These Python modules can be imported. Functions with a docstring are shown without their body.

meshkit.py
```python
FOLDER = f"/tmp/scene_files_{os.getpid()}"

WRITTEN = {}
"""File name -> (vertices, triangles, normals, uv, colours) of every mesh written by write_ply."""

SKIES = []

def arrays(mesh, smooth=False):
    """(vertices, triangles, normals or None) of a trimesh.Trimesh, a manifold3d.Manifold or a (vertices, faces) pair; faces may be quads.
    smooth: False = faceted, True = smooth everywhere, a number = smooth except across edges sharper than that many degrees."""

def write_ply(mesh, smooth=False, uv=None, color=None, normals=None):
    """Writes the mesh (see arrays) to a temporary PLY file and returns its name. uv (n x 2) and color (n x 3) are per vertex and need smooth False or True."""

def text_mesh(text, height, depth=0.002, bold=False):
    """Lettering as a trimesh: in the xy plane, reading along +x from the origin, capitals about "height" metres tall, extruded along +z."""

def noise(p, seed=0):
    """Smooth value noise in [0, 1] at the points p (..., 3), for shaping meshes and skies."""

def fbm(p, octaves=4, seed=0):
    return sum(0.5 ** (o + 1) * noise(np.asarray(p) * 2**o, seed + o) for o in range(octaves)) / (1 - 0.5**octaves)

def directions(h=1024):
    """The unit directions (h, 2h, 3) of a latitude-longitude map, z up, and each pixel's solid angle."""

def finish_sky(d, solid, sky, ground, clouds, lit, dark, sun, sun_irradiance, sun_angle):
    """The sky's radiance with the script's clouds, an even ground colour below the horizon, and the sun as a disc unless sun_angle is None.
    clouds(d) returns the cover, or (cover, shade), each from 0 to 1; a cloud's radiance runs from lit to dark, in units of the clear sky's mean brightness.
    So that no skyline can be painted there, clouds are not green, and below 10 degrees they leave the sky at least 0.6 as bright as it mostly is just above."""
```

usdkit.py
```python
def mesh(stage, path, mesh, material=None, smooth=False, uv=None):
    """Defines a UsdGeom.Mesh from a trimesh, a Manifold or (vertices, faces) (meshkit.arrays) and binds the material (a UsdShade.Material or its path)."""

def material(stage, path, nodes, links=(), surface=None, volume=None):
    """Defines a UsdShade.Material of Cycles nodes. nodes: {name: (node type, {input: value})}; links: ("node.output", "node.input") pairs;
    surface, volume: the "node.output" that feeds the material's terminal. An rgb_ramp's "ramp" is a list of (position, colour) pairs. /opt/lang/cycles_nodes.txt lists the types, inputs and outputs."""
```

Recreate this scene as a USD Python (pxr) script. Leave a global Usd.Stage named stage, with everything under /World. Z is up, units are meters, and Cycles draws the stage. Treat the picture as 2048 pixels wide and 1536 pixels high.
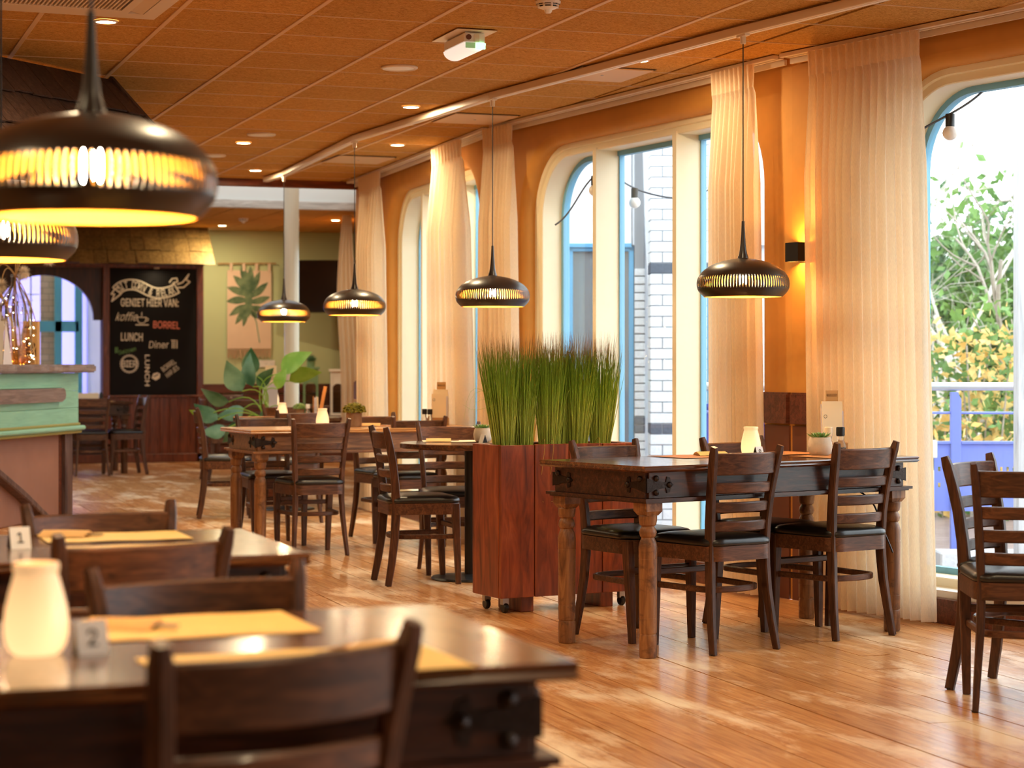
import math, random
import numpy as np, trimesh
import manifold3d as m3
from shapely.geometry import Polygon, box as sbox, LineString, Point
from shapely.ops import unary_union
from shapely import affinity
import usdkit, meshkit
from pxr import Usd, UsdGeom, UsdLux, UsdShade, Sdf, Gf, Vt

stage = Usd.Stage.CreateInMemory()
UsdGeom.SetStageUpAxis(stage, UsdGeom.Tokens.z)
UsdGeom.SetStageMetersPerUnit(stage, 1.0)
W = UsdGeom.Xform.Define(stage, '/World')
stage.SetDefaultPrim(W.GetPrim())
PI = math.pi
rng = random.Random(7)

# ---------------------------------------------------------------- camera, sky, exposure
YAW = 0.342
CS, SN = math.cos(YAW), math.sin(YAW)
EYE = 1.206
cam = UsdGeom.Camera.Define(stage, '/World/camera')
cam.CreateProjectionAttr('perspective')
cam.CreateHorizontalApertureAttr(36.0)
cam.CreateVerticalApertureAttr(27.0)
cam.CreateFocalLengthAttr(36.0 * 4050 / 2048)
cam.CreateVerticalApertureOffsetAttr(-40.0 / 2048 * 36.0)
cam.CreateClippingRangeAttr(Gf.Vec2f(0.05, 500.0))
cam.CreateFStopAttr(4.0)
cam.CreateFocusDistanceAttr(8.9)
cam.CreateExposureAttr(1.0)
cam.AddTransformOp().Set(Gf.Matrix4d(CS, -SN, 0, 0, 0, 0, 1, 0, -SN, -CS, 0, 0, 0, 0, EYE, 1))

sky = UsdLux.DomeLight.Define(stage, '/World/overcast_sky')
sky.CreateColorAttr(Gf.Vec3f(0.93, 0.97, 1.0))
sky.CreateIntensityAttr(0.78)

DOWN_W = 640.0      # ceiling downlights
BULB = 420.0       # pendant bulb emission
WALLAMP = 13.0     # up/down wall lamp
WARM = (1.0, 0.44, 0.09)
WARM2 = (1.0, 0.78, 0.47)


def disk_light(path, pos, radius, intensity, color=WARM2, normal=(0, 0, -1), cone=None, soft=0.3):
    l = UsdLux.DiskLight.Define(stage, path)
    l.CreateRadiusAttr(radius)
    l.CreateIntensityAttr(intensity)
    l.CreateColorAttr(Gf.Vec3f(*color))
    if cone:
        s = UsdLux.ShapingAPI.Apply(l.GetPrim())
        s.CreateShapingConeAngleAttr(cone)
        s.CreateShapingConeSoftnessAttr(soft)
    x = UsdGeom.Xformable(l)
    x.AddTranslateOp().Set(Gf.Vec3d(*pos))
    if normal[2] > 0:
        x.AddRotateXOp().Set(180.0)
    return l


# ---------------------------------------------------------------- helpers
USED = {}


def numbered(parent, name):
    key = (parent, name)
    n = USED.get(key, 0)
    USED[key] = n + 1
    return f'{parent}/{name}' if n == 0 else f'{parent}/{name}_{n:03d}'


def tag(p, label=None, cat=None, group=None, kind=None):
    p = p.GetPrim() if hasattr(p, 'GetPrim') else p
    for k, v in (('label', label), ('category', cat), ('group', group), ('kind', kind)):
        if v:
            p.SetCustomDataByKey(k, v)
    return p


def thing(name, label, cat, loc=(0, 0, 0), rz=0.0, group=None, kind=None):
    x = UsdGeom.Xform.Define(stage, numbered('/World', name))
    x.AddTranslateOp().Set(Gf.Vec3d(*map(float, loc)))
    x.AddRotateZOp().Set(float(rz))
    return tag(x, label, cat, group, kind)


def part(parent, name, mesh, m, smooth=35, label=None, kind=None):
    base = str(parent.GetPath()) if parent is not None else '/World'
    o = usdkit.mesh(stage, numbered(base, name), mesh, m, smooth=smooth)
    return tag(o, label, None, None, kind)


def solo(name, mesh, m, label=None, cat=None, group=None, kind=None, smooth=35):
    o = usdkit.mesh(stage, numbered('/World', name), mesh, m, smooth=smooth)
    return tag(o, label, cat, group, kind)


def dup(src, loc, rz=0.0, label=None, group=None, cat=None):
    was = src.GetCustomData()
    name = src.GetName()
    while name[-3:].isdigit() and name[-4] == '_':
        name = name[:-4]
    r = thing(name, label or was['label'], cat or was['category'], loc, rz, group or was.get('group'))
    r.GetReferences().AddInternalReference(src.GetPath())
    r.SetInstanceable(True)
    return r


class MB:
    """Collects shapes into one mesh."""

    def __init__(s):
        s.v, s.f, s.n = [], [], 0

    def add(s, m, T=None):
        v, f, _ = meshkit.arrays(m)
        if T is not None:
            v = v @ T[:3, :3].T + T[:3, 3]
        s.v.append(v)
        s.f.append(f + s.n)
        s.n += len(v)
        return s

    def mesh(s):
        return trimesh.Trimesh(np.vstack(s.v), np.vstack(s.f), process=False)


def cat_(*ms):
    b = MB()
    for m in ms:
        b.add(m)
    return b.mesh()


def tf(mesh, loc=(0, 0, 0), rz=0.0, rx=0.0, ry=0.0, sc=None):
    v, f, _ = meshkit.arrays(mesh)
    v = np.array(v, float)
    if sc is not None:
        v = v * np.asarray(sc, float)
    for ax, a in (('x', rx), ('y', ry), ('z', rz)):
        if a:
            c, s = math.cos(math.radians(a)), math.sin(math.radians(a))
            R = {'x': [[1, 0, 0], [0, c, -s], [0, s, c]], 'y': [[c, 0, s], [0, 1, 0], [-s, 0, c]], 'z': [[c, -s, 0], [s, c, 0], [0, 0, 1]]}[ax]
            v = v @ np.array(R).T
    return trimesh.Trimesh(v + np.asarray(loc, float), f, process=False)


def hull(pts):
    return m3.Manifold.hull_points(np.asarray(pts, float))


def bx(c, size, bev=0.004):
    """A box with chamfered edges, centred at c."""
    a = np.asarray(size, float) / 2
    b = min(bev, a.min() * 0.9)
    if bev <= 0:
        return tf(trimesh.creation.box(size), c)
    P = []
    for sx in (-1, 1):
        for sy in (-1, 1):
            for sz in (-1, 1):
                for k in range(3):
                    d = np.array([b, b, b])
                    d[k] = 0
                    P.append(np.array([sx, sy, sz]) * (a - d))
    return tf(hull(P), c)


def b2(x0, x1, y0, y1, z0, z1, bev=0.004):
    return bx(((x0 + x1) / 2, (y0 + y1) / 2, (z0 + z1) / 2), (x1 - x0, y1 - y0, z1 - z0), bev)


def lathe(profile, n=32, cap=True):
    """profile: (r, z) from bottom to top, revolved about z."""
    pr = np.array(profile, float)
    m = len(pr)
    a = np.arange(n) * 2 * PI / n
    v = np.stack([np.outer(np.cos(a), pr[:, 0]), np.outer(np.sin(a), pr[:, 0]), np.tile(pr[:, 1], (n, 1))], -1).reshape(-1, 3)
    i = np.arange(n)[:, None] * m
    j = ((np.arange(n) + 1) % n)[:, None] * m
    k = np.arange(m - 1)[None, :]
    q = np.stack([i + k, j + k, j + k + 1, i + k + 1], -1).reshape(-1, 4)
    f = np.vstack([q[:, [0, 1, 2]], q[:, [0, 2, 3]]])
    vs, fs = [v], [f]
    if cap:
        for kk, flip in ((0, True), (m - 1, False)):
            if pr[kk, 0] > 1e-6:
                c = len(v) + (len(vs) - 1)
                vs.append(np.array([[0, 0, pr[kk, 1]]]))
                r0 = np.arange(n) * m + kk
                r1 = np.roll(r0, -1)
                fs.append(np.stack([np.full(n, c), r1, r0] if flip else [np.full(n, c), r0, r1], -1))
    return trimesh.Trimesh(np.vstack(vs), np.vstack(fs), process=False)


def sweep(path, prof, closed=False, up=(0, 0, 1), scale=None):
    """Sweeps a closed 2D profile (k x 2) along a 3D path; profile x runs sideways, y along `up`."""
    p = np.asarray(path, float)
    n, k = len(p), len(prof)
    if closed:
        t = np.roll(p, -1, 0) - np.roll(p, 1, 0)
    else:
        t = np.gradient(p, axis=0)
    t /= np.linalg.norm(t, axis=1, keepdims=True)
    up = np.broadcast_to(np.asarray(up, float), p.shape)
    s = np.cross(t, up)
    s /= np.maximum(np.linalg.norm(s, axis=1, keepdims=True), 1e-9)
    u = np.cross(s, t)
    pr = np.asarray(prof, float)
    sc = np.ones((n, 2)) if scale is None else np.broadcast_to(np.asarray(scale, float).reshape(n, -1), (n, 2))
    v = (p[:, None] + s[:, None] * (pr[None, :, 0] * sc[:, :1])[..., None] + u[:, None] * (pr[None, :, 1] * sc[:, 1:])[..., None]).reshape(-1, 3)
    f = []
    for i in range(n if closed else n - 1):
        a, b = i * k, ((i + 1) % n) * k
        for j in range(k):
            j2 = (j + 1) % k
            f += [[a + j, a + j2, b + j2], [a + j, b + j2, b + j]]
    if not closed:
        for j in range(1, k - 1):
            f += [[0, j + 1, j], [(n - 1) * k, (n - 1) * k + j, (n - 1) * k + j + 1]]
    m = trimesh.Trimesh(v, np.array(f), process=False)
    if m.volume < 0:
        m.invert()
    return m


def rect(w, h, b=0.0):
    w, h = w / 2, h / 2
    if b <= 0:
        return [(-w, -h), (w, -h), (w, h), (-w, h)]
    return [(-w + b, -h), (w - b, -h), (w, -h + b), (w, h - b), (w - b, h), (-w + b, h), (-w, h - b), (-w, -h + b)]


def circ(r, n=8):
    return [(r * math.cos(2 * PI * i / n), r * math.sin(2 * PI * i / n)) for i in range(n)]


def tube(path, r, n=8, closed=False, scale=None):
    p = np.asarray(path, float)
    t = p[-1] - p[0]
    up = (0, 0, 1) if abs(t[2]) < 0.8 * np.linalg.norm(t) + 1e-9 or closed else (1, 0.13, 0)
    return sweep(p, circ(r, n), closed, up, scale)


def extr(poly, h, z=0.0):
    geoms = getattr(poly, 'geoms', [poly])
    out = [trimesh.creation.extrude_polygon(g, h, engine='earcut') for g in geoms if not g.is_empty and g.area > 1e-9]
    m = trimesh.util.concatenate(out) if len(out) > 1 else out[0]
    m.apply_translation((0, 0, z))
    return m


def wallmesh(poly, P, t, n, depth0, depth1):
    """Extrudes a polygon drawn in (u, z) on the vertical plane through P with direction t, from depth0 to depth1 along n."""
    m = extr(poly, depth1 - depth0, depth0)
    v = np.array(m.vertices)
    out = np.zeros_like(v)
    out[:, 0] = P[0] + t[0] * v[:, 0] + n[0] * v[:, 2]
    out[:, 1] = P[1] + t[1] * v[:, 0] + n[1] * v[:, 2]
    out[:, 2] = v[:, 1]
    r = trimesh.Trimesh(out, np.array(m.faces), process=False)
    if r.volume < 0:
        r.invert()
    return r


def smoothcurve(pts, n=40):
    from scipy.interpolate import CubicSpline
    p = np.asarray(pts, float)
    d = np.r_[0, np.cumsum(np.linalg.norm(np.diff(p, axis=0), axis=1))]
    return CubicSpline(d, p)(np.linspace(0, d[-1], n))


# ---------------------------------------------------------------- materials
def S(r, g, b):
    x = np.array([r, g, b], float) / 255
    return tuple(np.where(x <= 0.04045, x / 12.92, ((x + 0.055) / 1.055) ** 2.4))


def LK(n):
    return f'/World/Looks/{n}'


def plain(name, col, rough=0.5, spec=0.5, var=0.0, metal=0.0, nscale=6.0, bump=0.0, bscale=60.0, coat=0.0, **kw):
    nodes = {'p': ('principled_bsdf', {'base_color': col, 'roughness': rough, 'specular_ior_level': spec, 'metallic': metal, 'coat_weight': coat, 'coat_roughness': 0.15, **kw}),
             'tc': ('texture_coordinate', {})}
    links = []
    if var > 0:
        c = np.array(col)
        nodes['n'] = ('noise_texture', {'scale': nscale, 'detail': 4.0, 'roughness': 0.6})
        nodes['r'] = ('rgb_ramp', {'ramp': [(0.3, tuple(c * (1 - var))), (0.7, tuple(np.minimum(c * (1 + var), 1)))]})
        links += [('tc.object', 'n.vector'), ('n.fac', 'r.fac'), ('r.color', 'p.base_color')]
    if bump > 0:
        nodes['bn'] = ('noise_texture', {'scale': bscale, 'detail': 3.0})
        nodes['b'] = ('bump', {'strength': bump, 'distance': 0.01})
        links += [('tc.object', 'bn.vector'), ('bn.fac', 'b.height'), ('b.normal', 'p.normal')]
    return usdkit.material(stage, LK(name), nodes, links, surface='p.BSDF')


def wood(name, dark, mid, light, grain=(1.2, 14, 14), rough=0.4, coat=0.0, bump=0.12, rand=0.25, spec=0.5, wear=None, detail=6.0):
    """Wood with grain along the axis whose scale is small; each object gets its own tone."""
    nodes = {
        'tc': ('texture_coordinate', {}),
        'oi': ('object_info', {}),
        'off': ('combine_xyz', {}),
        'om': ('math', {'math_type': 'multiply', 'value2': 37.0}),
        'ad': ('vector_math', {'math_type': 'add'}),
        'mp': ('mapping', {'scale': grain}),
        'n': ('noise_texture', {'scale': 2.2, 'detail': detail, 'roughness': 0.62, 'distortion': 0.9}),
        'r': ('rgb_ramp', {'ramp': [(0.28, dark), (0.5, mid), (0.72, light)]}),
        'rm': ('map_range', {'from_min': 0.0, 'from_max': 1.0, 'to_min': 1 - rand, 'to_max': 1 + rand}),
        'mul': ('mix', {'mix_type': 'multiply', 'fac': 1.0}),
        'p': ('principled_bsdf', {'roughness': rough, 'coat_weight': coat, 'coat_roughness': 0.12, 'specular_ior_level': spec}),
        'b': ('bump', {'strength': bump, 'distance': 0.004}),
    }
    links = [('oi.random', 'om.value1'), ('om.value', 'off.x'), ('om.value', 'off.z'), ('tc.object', 'ad.vector1'), ('off.vector', 'ad.vector2'),
             ('ad.vector', 'mp.vector'), ('mp.vector', 'n.vector'), ('n.fac', 'r.fac'), ('oi.random', 'rm.value'),
             ('r.color', 'mul.color1'), ('rm.result', 'mul.color2'), ('n.fac', 'b.height'), ('b.normal', 'p.normal')]
    last = 'mul.color'
    if wear:
        wc, wscale, lo, hi, wr = wear
        nodes['wn'] = ('noise_texture', {'scale': wscale, 'detail': 8.0, 'roughness': 0.66, 'distortion': 0.3})
        nodes['wmp'] = ('mapping', {'scale': (2.0, 0.7, 2.0)})
        nodes['wr'] = ('rgb_ramp', {'ramp': [(lo, (0, 0, 0)), (hi, (1, 1, 1))]})
        nodes['wm'] = ('mix', {'mix_type': 'mix', 'color2': wc})
        nodes['rr'] = ('map_range', {'from_min': 0.0, 'from_max': 1.0, 'to_min': rough, 'to_max': wr})
        links += [('tc.object', 'wmp.vector'), ('wmp.vector', 'wn.vector'), ('wn.fac', 'wr.fac'), ('wr.color', 'wm.fac'), (last, 'wm.color1'), ('wr.color', 'rr.value'), ('rr.result', 'p.roughness')]
        last = 'wm.color'
    links.append((last, 'p.base_color'))
    return usdkit.material(stage, LK(name), nodes, links, surface='p.BSDF')


def emit(name, col, strength):
    return usdkit.material(stage, LK(name), {'e': ('emission', {'color': col, 'strength': strength})}, [], surface='e.emission')


def glow(name, col, strength, base=(0.8, 0.7, 0.55)):
    return usdkit.material(stage, LK(name), {'p': ('principled_bsdf', {'base_color': base, 'roughness': 0.5, 'emission_color': col, 'emission_strength': strength})}, [], surface='p.BSDF')


def pane_mat(name, tint=(0.93, 0.96, 0.97)):
    return usdkit.material(stage, LK(name), {
        't': ('transparent_bsdf', {'color': tint}), 'g': ('glossy_bsdf', {'color': (1, 1, 1), 'roughness': 0.0}),
        'f': ('fresnel', {'IOR': 1.45}), 'ge': ('geometry', {}), 'iv': ('math', {'math_type': 'subtract', 'value1': 1.0}), 'mu': ('math', {'math_type': 'multiply'}), 'm': ('mix_closure', {})},
        [('ge.backfacing', 'iv.value2'), ('f.fac', 'mu.value1'), ('iv.value', 'mu.value2'), ('mu.value', 'm.fac'), ('t.BSDF', 'm.closure1'), ('g.BSDF', 'm.closure2')], surface='m.closure')


def cloth_mat(name, col, trans=0.14, tl=0.55):
    return usdkit.material(stage, LK(name), {
        'tc': ('texture_coordinate', {}), 'mp': ('mapping', {'scale': (900, 900, 60)}), 'n': ('noise_texture', {'scale': 1.0, 'detail': 1.0}),
        'r': ('rgb_ramp', {'ramp': [(0.3, tuple(np.array(col) * 0.9)), (0.7, tuple(np.minimum(np.array(col) * 1.06, 1)))]}),
        'd': ('diffuse_bsdf', {}), 'l': ('translucent_bsdf', {}), 't': ('transparent_bsdf', {'color': (1, 0.97, 0.92)}),
        'm1': ('mix_closure', {'fac': tl}), 'm2': ('mix_closure', {'fac': trans})},
        [('tc.object', 'mp.vector'), ('mp.vector', 'n.vector'), ('n.fac', 'r.fac'), ('r.color', 'd.color'), ('r.color', 'l.color'),
         ('d.BSDF', 'm1.closure1'), ('l.BSDF', 'm1.closure2'), ('m1.closure', 'm2.closure1'), ('t.BSDF', 'm2.closure2')], surface='m2.closure')


def leaf_mat(name, c1, c2, scale=9.0):
    return usdkit.material(stage, LK(name), {
        'tc': ('texture_coordinate', {}), 'n': ('noise_texture', {'scale': scale, 'detail': 3.0}), 'r': ('rgb_ramp', {'ramp': [(0.35, c1), (0.65, c2)]}),
        'p': ('principled_bsdf', {'roughness': 0.5}), 'l': ('translucent_bsdf', {}), 'm': ('mix_closure', {'fac': 0.3})},
        [('tc.object', 'n.vector'), ('n.fac', 'r.fac'), ('r.color', 'p.base_color'), ('r.color', 'l.color'), ('p.BSDF', 'm.closure1'), ('l.BSDF', 'm.closure2')], surface='m.closure')


M = {}
M['chair_x'] = wood('chair_wood_across', S(52, 32, 21), S(86, 53, 34), S(118, 76, 50), (3, 26, 26), rough=0.42, bump=0.03, rand=0.22, coat=0.06, spec=0.35)
M['chair_z'] = wood('chair_wood_upright', S(48, 29, 20), S(78, 48, 32), S(106, 67, 45), (26, 26, 3), rough=0.42, bump=0.03, rand=0.22, coat=0.06, spec=0.35)
M['leather'] = plain('black_leather', S(22, 20, 20), 0.33, 0.55, var=0.15, bump=0.04, bscale=220)
M['table_top'] = wood('table_top_varnished', S(40, 20, 12), S(84, 46, 24), S(128, 78, 40), (2.2, 24, 24), rough=0.2, bump=0.05, rand=0.12, coat=0.5, wear=(S(52, 28, 16), 3.0, 0.5, 0.7, 0.28))
M['table_side'] = wood('table_apron_dark', S(28, 14, 10), S(62, 33, 22), S(98, 56, 36), (2.5, 22, 22), rough=0.36, bump=0.12, rand=0.1, coat=0.2)
M['table_top_pale'] = wood('table_top_pale', S(120, 78, 42), S(184, 130, 76), S(214, 162, 104), (2.2, 24, 24), rough=0.26, bump=0.05, rand=0.1, coat=0.3)
M['table_side_pale'] = wood('table_apron_pale', S(84, 54, 34), S(136, 92, 58), S(172, 124, 80), (2.5, 22, 22), rough=0.42, bump=0.12, rand=0.1)
M['leg_tan'] = wood('turned_leg_tan', S(88, 52, 28), S(138, 92, 54), S(172, 124, 78), (14, 14, 1.6), rough=0.42, bump=0.1, rand=0.1, wear=(S(92, 60, 38), 7.0, 0.52, 0.66, 0.5))
M['leg_dark'] = wood('turned_leg_dark', S(44, 24, 14), S(86, 50, 30), S(118, 76, 46), (14, 14, 1.6), rough=0.36, bump=0.1, rand=0.1, coat=0.2)
M['iron'] = plain('wrought_iron', S(52, 42, 38), 0.42, 0.5, var=0.3, metal=0.7, nscale=40, bump=0.15, bscale=90)
M['plank'] = wood('floor_plank', S(160, 96, 48), S(204, 142, 84), S(224, 172, 116), (26, 1.6, 26), rough=0.26, bump=0.05, rand=0.1, coat=0.12, wear=(S(238, 212, 176), 1.6, 0.5, 0.66, 0.42))
M['subfloor'] = plain('floor_gap_dark', S(52, 28, 14), 0.8)
M['tile'] = usdkit.material(stage, LK('wood_wool_tile'), {
    'tc': ('texture_coordinate', {}), 'oi': ('object_info', {}), 'mp': ('mapping', {'scale': (34, 95, 60)}),
    'n': ('noise_texture', {'scale': 1.0, 'detail': 5.0, 'roughness': 0.75, 'distortion': 2.2}),
    'r': ('rgb_ramp', {'ramp': [(0.3, S(84, 46, 16)), (0.45, S(186, 132, 62)), (0.62, S(222, 172, 96))]}),
    'rm': ('map_range', {'to_min': 0.92, 'to_max': 1.06}), 'mul': ('mix', {'mix_type': 'multiply', 'fac': 1.0}),
    'p': ('principled_bsdf', {'roughness': 0.9, 'specular_ior_level': 0.1}), 'b': ('bump', {'strength': 0.5, 'distance': 0.006})},
    [('tc.object', 'mp.vector'), ('mp.vector', 'n.vector'), ('n.fac', 'r.fac'), ('oi.random', 'rm.value'), ('r.color', 'mul.color1'), ('rm.result', 'mul.color2'), ('mul.color', 'p.base_color'),
     ('n.fac', 'b.height'), ('b.normal', 'p.normal')], surface='p.BSDF')
M['tee'] = plain('ceiling_tee', S(214, 178, 134), 0.55, 0.3)
M['plaster'] = plain('ochre_plaster', S(200, 140, 66), 0.72, 0.3, var=0.1, nscale=2.5, bump=0.35, bscale=9)
M['plaster_mauve'] = plain('mauve_plaster', S(150, 112, 100), 0.55, 0.35, var=0.08, nscale=3, bump=0.45, bscale=7)
M['dado'] = plain('dado_paint_brown', S(104, 62, 46), 0.6, 0.3, var=0.05, nscale=2)
M['dado_board'] = wood('dado_board_redbrown', S(54, 26, 16), S(96, 48, 30), S(124, 66, 42), (20, 1.6, 20), rough=0.4, bump=0.25, rand=0.08)
M['dado_board_x'] = wood('dado_board_redbrown_x', S(54, 26, 18), S(92, 48, 36), S(118, 66, 48), (1.6, 20, 20), rough=0.4, bump=0.25, rand=0.08)
M['green_wall'] = plain('sage_green_wall', S(196, 206, 160), 0.7, 0.3, var=0.03, nscale=1.5)
M['white_wall'] = plain('white_paint', S(236, 236, 230), 0.6, 0.3)
M['grey_beam'] = wood('weathered_white_beam', S(150, 140, 130), S(200, 190, 178), S(226, 220, 210), (1.5, 14, 14), rough=0.6, bump=0.1, rand=0.03)
M['red_beam'] = wood('red_brown_beam', S(84, 36, 18), S(124, 58, 28), S(150, 76, 38), (1.5, 18, 18), rough=0.4, bump=0.1, rand=0.08)
M['warm_wall'] = plain('warm_wall', S(190, 150, 104), 0.7, 0.3)
M['cream'] = plain('cream_window_paint', S(236, 226, 196), 0.42, 0.4, var=0.02, nscale=3)
M['blue_frame'] = plain('light_blue_paint', S(118, 176, 208), 0.45, 0.4)
M['pane'] = pane_mat('window_glass')
M['curtain'] = cloth_mat('sheer_linen', S(250, 234, 208), 0.13, 0.6)
M['track'] = plain('white_metal', S(226, 208, 186), 0.35, 0.5)
M['bronze'] = plain('dark_bronze_lacquer', S(40, 30, 24), 0.34, 0.5, coat=0.1)
M['gold'] = plain('gold_inner_lacquer', S(226, 168, 70), 0.45, 0.5, metal=0.3)
M['black'] = plain('black_plastic', S(20, 18, 18), 0.4, 0.5)
M['bulb'] = emit('pendant_bulb', WARM2, BULB)
M['spot'] = emit('downlight_disc', (1.0, 0.72, 0.36), 22.0)
M['white_plastic'] = plain('white_plastic', S(238, 234, 228), 0.4, 0.4)
# ---------------------------------------------------------------- the room's plan
CEIL = 2.786
FARC = 2.88
YB = 17.05         # the near ceiling ends here, a roof light follows, then the far ceiling from YF
YF = 21.3
SEG = {'A': ((5.60, 5.62), (4.834, 9.3)), 'B': ((4.834, 9.3), (4.455, 12.75)), 'C': ((4.455, 12.75), (4.64, 17.1)), 'D': ((4.64, 17.1), (6.95, 25.4))}


def frame_of(seg):
    P, Q = np.array(SEG[seg][0]), np.array(SEG[seg][1])
    L = np.linalg.norm(Q - P)
    t = (Q - P) / L
    return P, t, np.array([t[1], -t[0]]), L       # origin, along, outward, length


def on(seg, u, off, z=0.0):
    P, t, n, L = frame_of(seg)
    q = P + t * u + n * off
    return (q[0], q[1], z)


ROOM = Polygon([(-3.2, -3.0), (7.6, -3.0), (5.60, 5.62), (4.834, 9.3), (4.455, 12.75), (4.64, 17.1), (6.95, 25.4), (-3.2, 25.4)])

# ---------------------------------------------------------------- floor: planks as pieces
floor = thing('floor', 'worn orange-brown pine plank floor of the dining room', 'floor', kind='structure')
part(floor, 'subfloor', extr(ROOM, 0.03, -0.05), M['subfloor'], smooth=False)
PA = -0.018
pr = random.Random(3)
planks, rest = [], MB()
for i in range(-30, 62):
    w = 0.1345
    x0 = i * w - 0.4
    y = 2.6 - pr.random() * 3.0
    while y < 25.3:
        ln = 2.2 + pr.random() * 2.6
        P = Polygon([(x0 + 0.0018, y + 0.0012), (x0 + w - 0.0018, y + 0.0012), (x0 + w - 0.0018, y + ln - 0.0012), (x0 + 0.0018, y + ln - 0.0012)])
        P = affinity.rotate(P, math.degrees(PA), origin=(3.5, 8.0)).intersection(ROOM.buffer(-0.005))
        y += ln
        if P.is_empty or P.area < 0.01 or P.geom_type != 'Polygon':
            continue
        c = P.centroid
        d = c.x * SN + c.y * CS
        lat = (c.x * CS - c.y * SN) / max(d, 0.1)
        zz = pr.uniform(-0.0012, 0.0012)
        ctr = P.simplify(0.001)
        m = extr(ctr, 0.02, -0.02 + zz)
        seen = d > 5.2 and -0.30 < lat < 0.36 and c.y < 25
        planks.append((not seen, d, m))
planks.sort(key=lambda q: (q[0], q[1]))
for k, (out, d, m) in enumerate(planks):
    if k < 290 and not out:
        part(floor, 'plank', m, M['plank'], smooth=False)
    else:
        rest.add(m)
part(floor, 'far_planks', rest.mesh(), M['plank'], smooth=False, kind='stuff')

# ---------------------------------------------------------------- ceiling: wood-wool tiles between light runners
ceiling = thing('ceiling', 'suspended ceiling of square brown wood-wool tiles between pale runners', 'ceiling', kind='structure')
near_poly = ROOM.intersection(sbox(-3.2, -3.0, 8, YB))
part(ceiling, 'backing', extr(near_poly, 0.04, CEIL + 0.03), M['subfloor'], smooth=False)
TX, TY, OX, OY = 0.5713, 0.5567, 1.061, 8.3995
clip = near_poly.buffer(-0.004)
tiles, tile_rest = [], MB()
for i in range(-8, 12):
    for j in range(-22, 17):
        P = sbox(OX + i * TX + 0.012, OY + j * TY + 0.004, OX + (i + 1) * TX - 0.012, OY + (j + 1) * TY - 0.004).intersection(clip)
        if P.is_empty or P.geom_type != 'Polygon' or P.area < 0.004:
            continue
        c = P.centroid
        d = c.x * SN + c.y * CS
        lat = (c.x * CS - c.y * SN) / max(d, 0.1)
        seen = d > 7.6 and -0.29 < lat < 0.3
        tiles.append((not seen, d, extr(P, 0.02, CEIL + pr.uniform(0.0, 0.0025))))
tiles.sort(key=lambda q: (q[0], q[1]))
for k, (out, d, m) in enumerate(tiles):
    if not out and k < 290:
        part(ceiling, 'tile', m, M['tile'], smooth=False)
    else:
        tile_rest.add(m)
part(ceiling, 'more_tiles', tile_rest.mesh(), M['tile'], smooth=False, kind='stuff')
for i in range(-7, 12):
    ln = LineString([(OX + i * TX, -2.9), (OX + i * TX, YB)]).intersection(clip)
    if ln.is_empty or ln.geom_type != 'LineString':
        continue
    (xa, ya), (xb, yb) = ln.coords[0], ln.coords[-1]
    part(ceiling, 'runner', b2(xa - 0.0125, xa + 0.0125, ya, yb, CEIL - 0.004, CEIL + 0.02, 0.002), M['tee'], smooth=False)
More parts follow.
